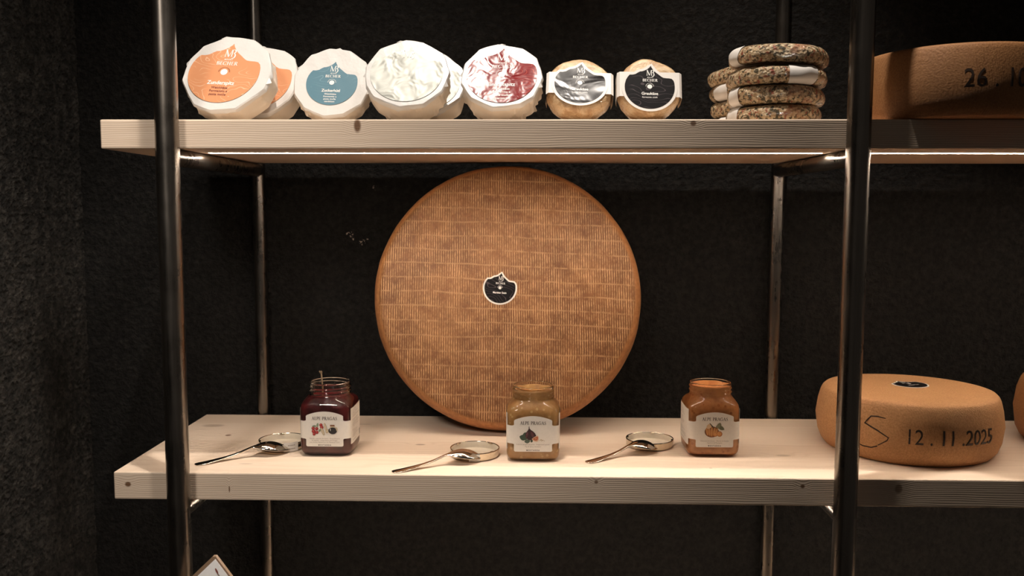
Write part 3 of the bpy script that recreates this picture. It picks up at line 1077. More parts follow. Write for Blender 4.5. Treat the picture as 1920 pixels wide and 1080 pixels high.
# ================================================================== cheese wheels
def big_wheel():
    R, T, lean = 0.2300, 0.084, 13.2
    root = thing('cheese_wheel', 'huge golden-brown cheese wheel with ridged rind, standing upright against the wall', 'cheese wheel', (0.5555, 0.2, Z0), (-math.radians(lean), 0, 0))
    prof = [(0.004, -T / 2 - 0.002), (0.10, -T / 2 - 0.0016), (R - 0.022, -T / 2), (R - 0.0165, -T / 2 + 0.0012), (R - 0.0105, -T / 2 + 0.006), (R - 0.0055, -T / 2 + 0.014), (R - 0.0018, -T / 2 + 0.026),
            (R, 0), (R - 0.0018, T / 2 - 0.026), (R - 0.0055, T / 2 - 0.014), (R - 0.0105, T / 2 - 0.006), (R - 0.018, T / 2), (0.1, T / 2), (0.004, T / 2)]
    n = 200
    rings = []
    for r, y in prof:
        ring = []
        for k in range(n):
            th = 2 * PI * k / n
            p = Vector((r * math.cos(th), y, r * math.sin(th)))
            d = noise.noise(p * 12) * 0.0012 + noise.noise(p * 40) * 0.0005
            if r > 0.2:
                p += Vector((math.cos(th), 0, math.sin(th))) * d
            p.z += R
            ring.append(p)
        rings.append(ring)
    body = link_mesh('rind', bridge_rings(bmesh.new(), rings), mat_big_rind(R), root)
    half, dx, dz = 0.0262, -0.0115, 0.0085

    def place(u, w, d=0.0):
        a = math.radians(-3)
        return Vector((dx + u * math.cos(a) - w * math.sin(a), -T / 2 - 0.0026 - d, R + dz + u * math.sin(a) + w * math.cos(a)))
    bm = bmesh.new()
    slab(bm, crest(half, 0.1), place, 0.0003)
    st = link_mesh('sticker', bm, M['white_edge'], root, smooth=False)
    st['label'] = 'small white-edged black sticker'
    bm = bmesh.new()
    slab(bm, crest(half), lambda u, w, d=0.0: place(u, w, d + 0.0004), 0.0002)
    link_mesh('black_print', bm, M['black_label'], st, smooth=False)
    crest_writing(half, lambda u, w: place(u, w, 0.0008), 'Mareiter Stein', [], M['white_ink'], M['white_ink'], st, 0.86, nv=-0.30)
    settle(root, [body], Z0, back=YW - 0.0018)


big_wheel()


def flat_wheel(label, X, Y, zt, R, H, mat, seed, bulge=0.014, rim=0.018):
    root = thing('cheese_wheel', label, 'cheese wheel', (X, Y, zt), (0, 0, 0), group='flat-lying cheese wheels at the right')
    prof = [(0.004, 0.0003), (R - rim, 0.0003), (R - bulge, 0.0022), (R - bulge * 0.62, 0.009), (R - bulge * 0.25, 0.022), (R, H * 0.5), (R - bulge * 0.2, H - 0.024), (R - bulge * 0.46, H - 0.0095), (R - bulge * 0.64, H - 0.0040), (R - bulge * 0.86, H - 0.0012), (R - rim * 1.1, H), (R * 0.6, H - 0.001), (0.004, H - 0.001)]
    # smooth the section a little
    n = 180
    rings = []
    for r, z in prof:
        ring = []
        for k in range(n):
            th = 2 * PI * k / n
            p = Vector((r * math.cos(th), r * math.sin(th), z))
            d = noise.noise(p * 14 + Vector((seed, 0, 0))) * 0.0014 + noise.noise(p * 50 + Vector((seed, 0, 0))) * 0.0004
            if r > 0.09:
                p += Vector((math.cos(th), math.sin(th), 0)) * d
            ring.append(p)
        rings.append(ring)
    link_mesh('rind', bridge_rings(bmesh.new(), rings), mat, root)

    def radius(z):
        for (r0, z0), (r1, z1) in zip(prof[1:], prof[2:]):
            if z0 <= z <= z1:
                return r0 + (r1 - r0) * (z - z0) / max(z1 - z0, 1e-6)
        return R

    def wrap(az, z, lift=0.0009):
        r = radius(z) + lift
        return Vector((r * math.cos(math.radians(az)), r * math.sin(math.radians(az)), z))
    return root, wrap, prof


def stamp(root, wrap, text, az0, az1, zc, height, R):
    """Date stamped in raised dark figures round the side."""
    w = math.radians(az1 - az0) * R
    vs, fs = sans(text, height, w, 0.0, 1.0)
    bm = bmesh.new()
    bv = [bm.verts.new((x, 0, z)) for x, z in vs]
    for f in fs:
        bm.faces.new([bv[i] for i in f])
    for i in range(-5, 6):       # cut into strips so that the figures follow the bulging side
        bmesh.ops.bisect_plane(bm, geom=bm.verts[:] + bm.edges[:] + bm.faces[:], plane_co=(0, 0, i * height / 9), plane_no=(0, 0, 1))
    mid = (az0 + az1) / 2
    flat = [(v, v.co.copy()) for v in bm.verts]
    ext = bmesh.ops.extrude_face_region(bm, geom=bm.faces[:])
    top = {g for g in ext['geom'] if isinstance(g, bmesh.types.BMVert)}
    for v in bm.verts:
        v.co = wrap(mid + math.degrees(v.co.x / R), zc + v.co.z, 0.0006 if v in top else -0.0004)
    bmesh.ops.recalc_face_normals(bm, faces=bm.faces[:])
    link_mesh('date_stamp', bm, M['stamp'], root, smooth=False)['label'] = 'date in dark stamped figures'


root, wrap, prof = flat_wheel('flat tan cheese wheel stamped 12 11 2025, lying on the lower shelf', 1.1985, 0.1800, Z0, 0.1380, 0.0940, M['rind'], 2.0)
stamp(root, wrap, '12 . 11 .2025', -112.0, -57.3, 0.0480, 0.0235, 0.138)
bm = bmesh.new()
S = [(-125.5, 0.0700), (-130.5, 0.0712), (-134.38, 0.0703), (-136.6, 0.0640), (-138.06, 0.0590), (-134.5, 0.0555), (-130.0, 0.0510), (-126.0, 0.0460), (-123.21, 0.0422), (-124.14, 0.0375), (-129.45, 0.0283)]
tube(bm, [wrap(a, z, 0.0001) for a, z in S], [0.0005] + [0.0011] * (len(S) - 2) + [0.0007], 8)
tube(bm, [wrap(a, z, 0.0001) for a, z in ((-129.9, 0.0268), (-133.63, 0.0229), (-139.22, 0.0228), (-143.0, 0.0262))], [0.0009, 0.0008, 0.0008, 0.0005], 8)
link_mesh('scratched_mark', bm, M['scratch'], root)['label'] = 'dark scratched S-shaped mark'
half = 0.0265


def on_top(u, w, d=0.0):
    a = math.radians(26)
    return Vector((0.0160 + u * math.cos(a) - w * math.sin(a), 0.0315 + u * math.sin(a) + w * math.cos(a), 0.0932 + d))


bm = bmesh.new()
slab(bm, crest(half, 0.1), on_top, 0.0003)
st = link_mesh('sticker', bm, M['white_edge'], root, smooth=False)
st['label'] = 'small white-edged black sticker'
bm = bmesh.new()
slab(bm, crest(half), lambda u, w, d=0.0: on_top(u, w, d + 0.0004), 0.0002)
link_mesh('black_print', bm, M['black_label'], st, smooth=False)
crest_writing(half, lambda u, w: on_top(u, w, 0.0008), 'Mareiter Stein', [], M['white_ink'], M['white_ink'], st, 0.86, nv=-0.30)

flat_wheel('tan cheese wheel cut off by the right picture edge, on the lower shelf', 1.5230, 0.1900, Z0, 0.1340, 0.1080, M['dark_rind'], 7.0, 0.018)
root, wrap, prof = flat_wheel('dark brown cheese wheel stamped 26 10, overhanging the front of the upper shelf', 1.2037, 0.0783, ZU, 0.1310, 0.0950, M['dark_rind'], 5.0, 0.009, 0.011)
stamp(root, wrap, '26 . 10 .2025', -111.2, -45.0, 0.0490, 0.0255, 0.131)


# ================================================================== jars
def sup(th, w, n):
    c, s = abs(math.cos(th)), abs(math.sin(th))
    return w / (c ** n + s ** n) ** (1 / n)


JAR_OUT = [(0.0, 0.0300, 4.0), (0.0003, 0.0335, 4.5), (0.0020, 0.0362, 5.0), (0.0050, 0.0386, 5.5), (0.0085, 0.0397, 6.0), (0.0140, 0.0400, 6.5), (0.0300, 0.0400, 6.5), (0.0500, 0.0400, 6.5), (0.0680, 0.0400, 6.5),
           (0.0745, 0.0398, 6.2), (0.0785, 0.0391, 5.6), (0.0815, 0.0378, 4.6), (0.0845, 0.0358, 3.6), (0.0872, 0.0338, 2.8), (0.0892, 0.0324, 2.3), (0.0910, 0.0317, 2.05), (0.0925, 0.0315, 2.0)]


def jar_outer(z):
    for (z0, w0, n0), (z1, w1, n1) in zip(JAR_OUT, JAR_OUT[1:]):
        if z0 <= z <= z1:
            t = (z - z0) / (z1 - z0)
            return w0 + (w1 - w0) * t, n0 + (n1 - n0) * t
    return 0.0315, 2.0


NJ = 112


def jar_ring(z, inset):
    w, n = jar_outer(min(z, 0.0925))
    return [Vector((sup(2 * PI * k / NJ, w, n) * math.cos(2 * PI * k / NJ), sup(2 * PI * k / NJ, w, n) * math.sin(2 * PI * k / NJ), z)) * 1.0 if inset == 0 else
            Vector(((sup(2 * PI * k / NJ, w, n) - inset) * math.cos(2 * PI * k / NJ), (sup(2 * PI * k / NJ, w, n) - inset) * math.sin(2 * PI * k / NJ), z)) for k in range(NJ)]


WALL = 0.0026


def make_jar(label, x, y, fill, level, writing, draw, side, smear=None):
    root = thing('open_jar', label, 'jar', (x, y, Z0 + 0.0002), (0, 0, 0), 'open jars of mostarda on the lower shelf')
    outer = [jar_ring(z, 0) for z, w, n in JAR_OUT]
    z = 0.0932
    while z < 0.1068:            # threaded neck: a raised ridge climbing round it
        ring = []
        for k in range(NJ):
            th = 2 * PI * k / NJ
            r = 0.0315
            for tz in (0.0962, 0.1022):
                d = (z - tz - 0.0042 * ((th / (2 * PI) + 0.35) % 1.0 - 0.5)) / 0.0013
                r += 0.0012 * max(0, 1 - d * d)
            ring.append(Vector((r * math.cos(th), r * math.sin(th), z)))
        outer.append(ring)
        z += 0.00075
    circ = lambda r, zz: [Vector((r * math.cos(2 * PI * k / NJ), r * math.sin(2 * PI * k / NJ), zz)) for k in range(NJ)]
    outer += [circ(0.0316, 0.1074), circ(0.0314, 0.1086), circ(0.0307, 0.1096), circ(0.0300, 0.1098), circ(0.0293, 0.1093), circ(0.0289, 0.1080)]
    zin = [0.104, 0.098, 0.0925, 0.0905, 0.0885, 0.086, 0.083, 0.080, 0.077, 0.073, 0.066, 0.05, 0.03, 0.014, 0.009, 0.0065]
    inner = [jar_ring(zz, WALL) for zz in zin]
    inner.append([Vector((p.x * 0.93, p.y * 0.93, 0.0050)) for p in inner[-1]])
    link_mesh('glass', bridge_rings(bmesh.new(), outer + inner), M['glass'], root)
    fr = []
    base = jar_ring(0.0066, WALL - 0.0002)
    fr.append([Vector((p.x * 0.93, p.y * 0.93, 0.0050 - 0.0002)) for p in base])
    for zz in sorted(q for q in zin if q < level):
        fr.append(jar_ring(zz, WALL - 0.0002))
    fr.append(jar_ring(level, WALL - 0.0002))
    if smear:                    # what clings to the inside of the neck
        for zz in [level + (smear - level) * i / 6 for i in range(1, 7)]:
            fr.append([p + Vector((0, 0, 0.0012 * noise.noise(Vector((p.x * 60, p.y * 60, x * 5))) * (zz - level) / (smear - level))) for p in jar_ring(zz, WALL - 0.0002)])
        fr.append(jar_ring(smear - 0.001, WALL + 0.0006))
        fr.append(jar_ring(level, WALL + 0.0012))
    for s in (0.96, 0.8, 0.5, 0.02):
        fr.append([Vector((p.x * s, p.y * s, level - 0.0016 + 0.0016 * noise.noise(Vector((p.x * s * 70, p.y * s * 70, x * 9))))) for p in fr[-1 if s == 0.96 else -1]] if s == 0.96 else
                  [Vector((p.x * s, p.y * s, level - 0.0022 + 0.0022 * noise.noise(Vector((p.x * s * 70, p.y * s * 70, x * 9))))) for p in jar_ring(level, WALL)])
    link_mesh('filling', bridge_rings(bmesh.new(), fr), fill, root)
    # ---- label wrapped round the body
    W, N_ = 0.0400, 6.5
    off = 0.0005

    def front(u, w, d=0.0):
        a = math.atan2(-W, u)
        r = sup(a, W, N_)
        for _ in range(6):       # outline point whose x is u
            a = math.atan2(-math.sqrt(max(r * r - u * u, 1e-9)), u)
            r = sup(a, W, N_)
        return Vector((u, r * math.sin(a) - off - d, w))
    bm = bmesh.new()
    HW = 0.0281

    def zone(px, py):
        if py < 0 and abs(px) < HW:
            return 'front'
        if abs(py) < 0.0325:
            return 'side'
        return 'wing' if py < 0 else None
    steps = 720
    for k in range(steps):
        a0, a1 = 2 * PI * k / steps, 2 * PI * (k + 1) / steps
        am = (a0 + a1) / 2
        r = sup(am, W, N_)
        zn = zone(r * math.cos(am), r * math.sin(am))
        if zn is None:
            continue
        col = []
        for a in (a0, a1):
            r = sup(a, W, N_) + off
            px, py = r * math.cos(a), r * math.sin(a)
            if zn == 'front':
                c = min(abs(px) / HW, 1.0)
                rnd = 0.0014 * max(0, (c - 0.94) / 0.06) ** 2
                lo, hi = 0.0163 + rnd, 0.0640 + 0.0062 * (1 - c * c) - rnd * 0.6
            elif zn == 'wing':
                g = abs(px) - HW
                fl = 0.0014 * max(0, 1 - g / 0.0035) ** 2
                lo, hi = 0.0283 - fl * 0.8, 0.0555 + fl
            else:
                lo, hi = 0.0185, 0.0735
            col += [Vector((px, py, lo)), Vector((px, py, hi))]
        # columns of 4 so that the label follows the glass
        q = [bm.verts.new(p) for p in (col[0], col[2], col[3], col[1])]
        bm.faces.new(q)
    lab = link_mesh('label', bm, M['jar_label'], root, smooth=False, weld=0.00002)
    pl = lambda u, w: front(u, w, 0.00025)
    bm = bmesh.new()
    ink(bm, serif('ALPE PRAGAS', 0.0050, 0.0385), 0.0, 0.0597, pl, 0)
    link_mesh('brand_lettering', bm, M['dark_ink'], lab, smooth=False)
    bm = bmesh.new()
    for (s, v, wd) in writing:
        ink(bm, sans(s, 0.0019, wd, 0.0, 1.0), 0.0, v, pl, 1)
    ink(bm, sans('MOSTARDA', 0.0020, 0.0195, 0.03, 1.5), 0.0, 0.0187, pl, 0)
    link_mesh('small_print', bm, [M['dark_ink'], M['grey_ink']], lab, smooth=False)
    # lines of print on the panel at the side, and the bar code
    rng = random.Random(int(x * 100))
    sx = 1 if side > 0 else -1
    if side:
        bm = bmesh.new()
        for i in range(19):
            zz = 0.0700 - i * 0.0026
            ln = rng.uniform(0.020, 0.052) if i % 6 != 5 else 0.0
            if ln:
                for s0 in [j * 0.0026 for j in range(int(ln / 0.0026))]:
                    if rng.random() < 0.15:
                        continue
                    q = []
                    for yy, z2 in ((s0, -0.00035), (s0 + 0.0021, -0.00035), (s0 + 0.0021, 0.00035), (s0, 0.00035)):
                        py = -0.027 + yy if sx > 0 else 0.027 - yy
                        a = math.atan2(py, sx * W)
                        r = sup(a, W, N_) + off + 0.0003
                        q.append(bm.verts.new((r * math.cos(a), r * math.sin(a), zz + z2)))
                    bm.faces.new(q)
        link_mesh('side_print', bm, M['grey_ink'], lab, smooth=False)
        if side > 0:
            bm = bmesh.new()
            yy = 0.0165
            while yy < 0.029:
                bw = rng.choice((0.0003, 0.0005, 0.0008))
                q = []
                for py, z2 in ((yy, 0.021), (yy + bw, 0.021), (yy + bw, 0.0305), (yy, 0.0305)):
                    a = math.atan2(py, W)
                    r = sup(a, W, N_) + off + 0.0003
                    q.append(bm.verts.new((r * math.cos(a), r * math.sin(a), z2)))
                bm.faces.new(q)
                yy += bw + rng.choice((0.0004, 0.0007))
            link_mesh('bar_code', bm, M['barcode'], lab, smooth=False)
    # ---- the little picture
    bm = bmesh.new()
    mats = []
    layer = [0.0]

    def paint(vf, color):
        if color not in mats:
            mats.append(color)
        layer[0] += 0.000012
        d = 0.00025 + layer[0]
        ink(bm, vf, 0.0, 0.0432, lambda u, w: front(u, w, d), mats.index(color))
    draw(paint)
    link_mesh('fruit_picture', bm, [flat_mat('print_%d_%d' % (int(x * 100), i), c, 0.55) for i, c in enumerate(mats)], lab, smooth=False)
    return root


m_ = 0.001
RED, DRED, PINK, GREEN, DGREEN, GING, DGING = (0.36, 0.03, 0.03), (0.17, 0.012, 0.015), (0.62, 0.20, 0.16), (0.20, 0.26, 0.17), (0.045, 0.075, 0.05), (0.55, 0.46, 0.32), (0.30, 0.22, 0.13)
INK, BRN, WHT = (0.02, 0.018, 0.02), (0.22, 0.09, 0.04), (0.70, 0.66, 0.60)


def draw_berries(p):
    p(leaf(-15.5 * m_, 4.5 * m_, 7 * m_, 1.6 * m_, 5), GREEN)
    p(leaf(-10.5 * m_, 6.2 * m_, 7 * m_, 1.7 * m_, 80), GREEN)
    p(leaf(-7.2 * m_, -2.0 * m_, 5.5 * m_, 1.7 * m_, 60), GREEN)
    for cx, cz, r in ((-17.2, 1.2, 2.6), (-11.8, 0.6, 2.6), (-16.5, -3.4, 3.0), (-11.6, -5.0, 2.6), (-15.8, -7.6, 2.4), (-5.2, 6.4, 2.5), (-4.0, 2.7, 2.7)):
        p(blob(cx * m_, cz * m_, r * m_, r * m_), DRED)
        p(blob((cx - 0.25) * m_, (cz + 0.25) * m_, r * 0.8 * m_, r * 0.8 * m_), RED)
        p(blob((cx - 0.7) * m_, (cz + 0.8) * m_, r * 0.25 * m_, r * 0.2 * m_), PINK)
    p(blob(-2.8 * m_, -3.6 * m_, 2.1 * m_, 6.2 * m_, 22), DGING)
    p(blob(-2.9 * m_, -3.5 * m_, 1.7 * m_, 5.7 * m_, 22), GING)
    p(blob(1.6 * m_, 3.4 * m_, 1.7 * m_, 6.5 * m_, 14), DGING)
    p(blob(1.5 * m_, 3.5 * m_, 1.2 * m_, 6.0 * m_, 14), GING)
    p(blob(4.2 * m_, -3.0 * m_, 3.2 * m_, 2.4 * m_, 60), DGING)
    p(blob(4.2 * m_, -2.9 * m_, 2.7 * m_, 1.9 * m_, 60), GING)
    p(([(8.2 * m_, 1.2 * m_), (17.6 * m_, 1.2 * m_), (17.2 * m_, 3.4 * m_), (15.2 * m_, 4.6 * m_), (9.8 * m_, 4.6 * m_), (8.2 * m_, 3.0 * m_)], [tuple(range(6))]), GING)
    p(blob(12.5 * m_, -2.4 * m_, 6.6 * m_, 5.2 * m_), INK)
    p(([(8.6 * m_, 4.4 * m_), (15.6 * m_, 4.4 * m_), (15.6 * m_, 6.8 * m_), (8.6 * m_, 6.8 * m_)], [(0, 1, 2, 3)]), BRN)
    p(blob(18.8 * m_, 0.2 * m_, 1.3 * m_, 3.0 * m_, 10), GING)
    p(blob(9.0 * m_, -0.6 * m_, 0.5 * m_, 2.2 * m_), WHT)


def draw_fig(p):
    FIG, FIG2, FIG3, FLESH = (0.035, 0.012, 0.016), (0.095, 0.03, 0.038), (0.16, 0.07, 0.085), (0.40, 0.10, 0.05)
    p(leaf(-14.5 * m_, -5.5 * m_, 12 * m_, 4.4 * m_, -18), DGREEN)
    p(leaf(-11.5 * m_, 0.2 * m_, 8 * m_, 2.2 * m_, 20), DGREEN)
    p(leaf(-8.5 * m_, -11.0 * m_, 9 * m_, 3.2 * m_, 10), (0.09, 0.12, 0.09))
    p(leaf(-2.0 * m_, -10.5 * m_, 5 * m_, 1.8 * m_, 75), DGREEN)
    fig = [(-6.4, 11.5), (-5.4, 11.4), (-5.2, 8.4), (-3.2, 6.2), (0.2, 4.0), (3.0, 1.2), (4.6, -2.2), (4.2, -5.6), (1.8, -8.0), (-2.0, -9.4), (-5.6, -9.2), (-9.0, -7.2), (-11.4, -4.0), (-11.8, -1.0), (-10.2, 2.4), (-7.8, 5.4), (-6.5, 8.0)]
    p(([(a * m_, b * m_) for a, b in fig], [tuple(range(len(fig)))]), FIG)
    p(blob(-9.0 * m_, -1.2 * m_, 1.7 * m_, 4.8 * m_, -14), FIG2)
    p(blob(-1.2 * m_, -0.6 * m_, 1.9 * m_, 4.8 * m_, 22), FIG2)
    p(blob(-9.0 * m_, 0.6 * m_, 0.6 * m_, 2.4 * m_, -12), FIG3)
    cut = [(-2.0, -7.5), (2.8, -3.8), (7.4, -2.2), (8.4, -5.2), (8.2, -9.4), (5.6, -11.8), (1.4, -10.8)]
    p(([(a * m_, b * m_) for a, b in cut], [tuple(range(len(cut)))]), (0.62, 0.42, 0.28))
    cut2 = [(-0.6, -7.4), (3.0, -4.8), (6.6, -3.6), (7.4, -5.8), (6.8, -8.6), (4.6, -10.0), (1.8, -9.4)]
    p(([(a * m_, b * m_) for a, b in cut2], [tuple(range(len(cut2)))]), FLESH)
    p(blob(4.2 * m_, -6.8 * m_, 1.8 * m_, 1.3 * m_, 20), (0.55, 0.22, 0.10))
    for a, b, r in ((10.6, -9.4, 0.7), (12.0, -8.4, 0.9), (13.4, -9.6, 0.8), (14.8, -9.2, 0.7), (16.6, -10.2, 0.6), (12.6, -10.6, 0.5)):
        p(blob(a * m_, b * m_, r * m_, r * 0.7 * m_), (0.33, 0.22, 0.10))


def draw_pumpkin(p):
    O1, O2, O3 = (0.50, 0.235, 0.075), (0.36, 0.13, 0.032), (0.16, 0.055, 0.018)
    p(leaf(6.5 * m_, 6.5 * m_, 10 * m_, 3.2 * m_, 70), (0.17, 0.17, 0.10))
    p(leaf(9.5 * m_, 3.0 * m_, 11 * m_, 3.0 * m_, -28), (0.12, 0.125, 0.07))
    p(leaf(4.5 * m_, 5.0 * m_, 9 * m_, 2.6 * m_, 35), (0.20, 0.20, 0.12))
    p(blob(-4.6 * m_, -3.0 * m_, 10.8 * m_, 8.6 * m_), O3)
    for cx, w, rot in ((-11.4, 3.4, 12), (-8.0, 3.2, 8), (-4.4, 3.3, 0), (-0.6, 3.3, -8), (2.6, 3.0, -14)):
        p(blob(cx * m_, -3.0 * m_, w * 0.62 * m_, 7.9 * m_ * (1 - abs(cx + 4.4) * 0.03), rot), O2)
        p(blob((cx - 0.35) * m_, -2.6 * m_, w * 0.42 * m_, 6.9 * m_ * (1 - abs(cx + 4.4) * 0.03), rot), O1)
    p(blob(-8.6 * m_, 5.4 * m_, 4.6 * m_, 3.2 * m_, 40), (0.60, 0.42, 0.26))
    p(([(-8.4 * m_, 10.2 * m_), (-7.4 * m_, 10.4 * m_), (-4.2 * m_, 7.2 * m_), (-1.6 * m_, 4.6 * m_), (-4.2 * m_, 3.8 * m_), (-5.6 * m_, 6.4 * m_)], [tuple(range(6))]), (0.06, 0.04, 0.022))
    for cx, cz, r in ((1.2, -7.4, 3.0), (7.2, -6.2, 4.2)):
        p(blob(cx * m_, cz * m_, r * m_, r * m_), O2)
        p(blob((cx - 0.4) * m_, (cz + 0.4) * m_, r * 0.78 * m_, r * 0.78 * m_), (0.56, 0.25, 0.085))


jar1 = make_jar('open glass jar of dark red preserve with berries on its cream label', 0.2845, 0.1245, M['berry'], 0.0895,
                [('Mirtilli rossi & Zenzero · Preiselbeere', 0.0288, 0.0460), ('& Ingwer · Lingonberry & Ginger', 0.0259, 0.0390), ('con Aceto Balsamico di Modena I.G.P.', 0.0230, 0.0460)], draw_berries, 1)
bm = bmesh.new()
tube(bm, [(-0.012, 0.004, 0.088), (-0.0150, 0.010, 0.108), (-0.0165, 0.0125, 0.1195)], [0.0011, 0.0013, 0.0010], 10)
for q in range(5):
    a = q * 2 * PI / 5
    tube(bm, [(-0.0163, 0.0124, 0.1172), (-0.0172 + 0.0012 * math.cos(a), 0.0128 + 0.001 * math.sin(a), 0.1200), (-0.0180 + 0.0022 * math.cos(a), 0.0130 + 0.002 * math.sin(a), 0.1226)], [0.0008, 0.0012, 0.0004], 8)
link_mesh('stem', bm, M['stem'], jar1)
make_jar('open glass jar of pale brown fig preserve, directly in front of the big upright wheel', 0.6005, 0.1055, M['fig'], 0.0885,
         [('Fichi & Senape piccante · Feigensenf scharf', 0.0275, 0.0490), ('Fig & Spicy mustard', 0.0243, 0.0235)], draw_fig, 0, smear=0.1045)
make_jar('open glass jar of orange preserve with a pumpkin on its cream label', 0.8760, 0.1390, M['pumpkin'], 0.0930,
         [('Albicocca & Zucca · Marille & Kürbis', 0.0262, 0.0430), ('Apricot & Pumpkin', 0.0233, 0.0230)], draw_pumpkin, -1, smear=0.1060)


# ================================================================== lids and spoons
def make_lid(label, x, y, rot, R=0.0374, seal=None):
    root = thing('jar_lid', label, 'lid', (x, y, Z0 + 0.0002), (0, 0, math.radians(rot)), 'upturned jar lids on the lower shelf')
    bm = bmesh.new()
    prof = [(0.001, 0.0), (R - 0.004, 0.0), (R - 0.0015, 0.0006), (R - 0.0002, 0.0022), (R, 0.006), (R - 0.0001, 0.0108), (R + 0.0005, 0.0118), (R + 0.0002, 0.0126), (R - 0.0008, 0.0128), (R - 0.0015, 0.0120), (R - 0.0013, 0.006), (R - 0.0018, 0.0026), (R - 0.0035, 0.0016)]
    lathe_z(bm, prof + [(0.001, 0.0016)], 96)
    for f in bm.faces:
        c = f.calc_center_median()
        rr = math.hypot(c.x, c.y)
        if c.z > 0.0010 and rr < R - 0.0011 and c.z < 0.0115:
            f.material_index = 1
    # the lugs that grip the thread
    for k in range(4):
        a = math.radians(k * 90 + 20)
        tube(bm, [((R - 0.0022) * math.cos(a + s), (R - 0.0022) * math.sin(a + s), 0.0116) for s in (-0.14, -0.07, 0, 0.07, 0.14)], [0.0005, 0.0013, 0.0016, 0.0013, 0.0005], 10)
    link_mesh('cap', bm, [M['lid'], M['lid_in']], root, sharp=50)
    if seal:
        a0, a1, z0, z1 = seal
        bm = bmesh.new()
        prev = None
        for k in range(9):
            a = math.radians(a0 + (a1 - a0) * k / 8)
            cur = (bm.verts.new(((R + 0.0007) * math.cos(a), (R + 0.0007) * math.sin(a), z0)), bm.verts.new(((R + 0.0011) * math.cos(a), (R + 0.0011) * math.sin(a), z1)))
            if prev:
                bm.faces.new((prev[0], cur[0], cur[1], prev[1]))
            prev = cur
        s = link_mesh('paper_seal', bm, M['white_edge'], root)
        bm = bmesh.new()
        for row, zz in ((0, z0 + (z1 - z0) * 0.68), (1, z0 + (z1 - z0) * 0.32)):
            for k in range(5):
                a = math.radians(a0 + (a1 - a0) * (0.28 + 0.1 * k))
                b = a + math.radians((a1 - a0) * 0.07)
                q = [bm.verts.new(((R + 0.0013) * math.cos(t), (R + 0.0013) * math.sin(t), zz + e)) for t, e in ((a, -0.0006), (b, -0.0006), (b, 0.0006), (a, 0.0006))]
                bm.faces.new(q)
        link_mesh('print_lines', bm, M['grey_ink'], s, smooth=False)
    return root


make_lid('upturned golden lid with a torn paper seal, left of the dark red jar', 0.2040, 0.1420, 0, seal=(-73, -38, 0.0005, 0.0150))
make_lid('upturned golden lid lying between the big wheel and the fig jar', 0.5115, 0.1010, 30, seal=(-130, -105, 0.0010, 0.0120))
make_lid('upturned golden lid, left of the jar of orange preserve', 0.7870, 0.1660, 55)


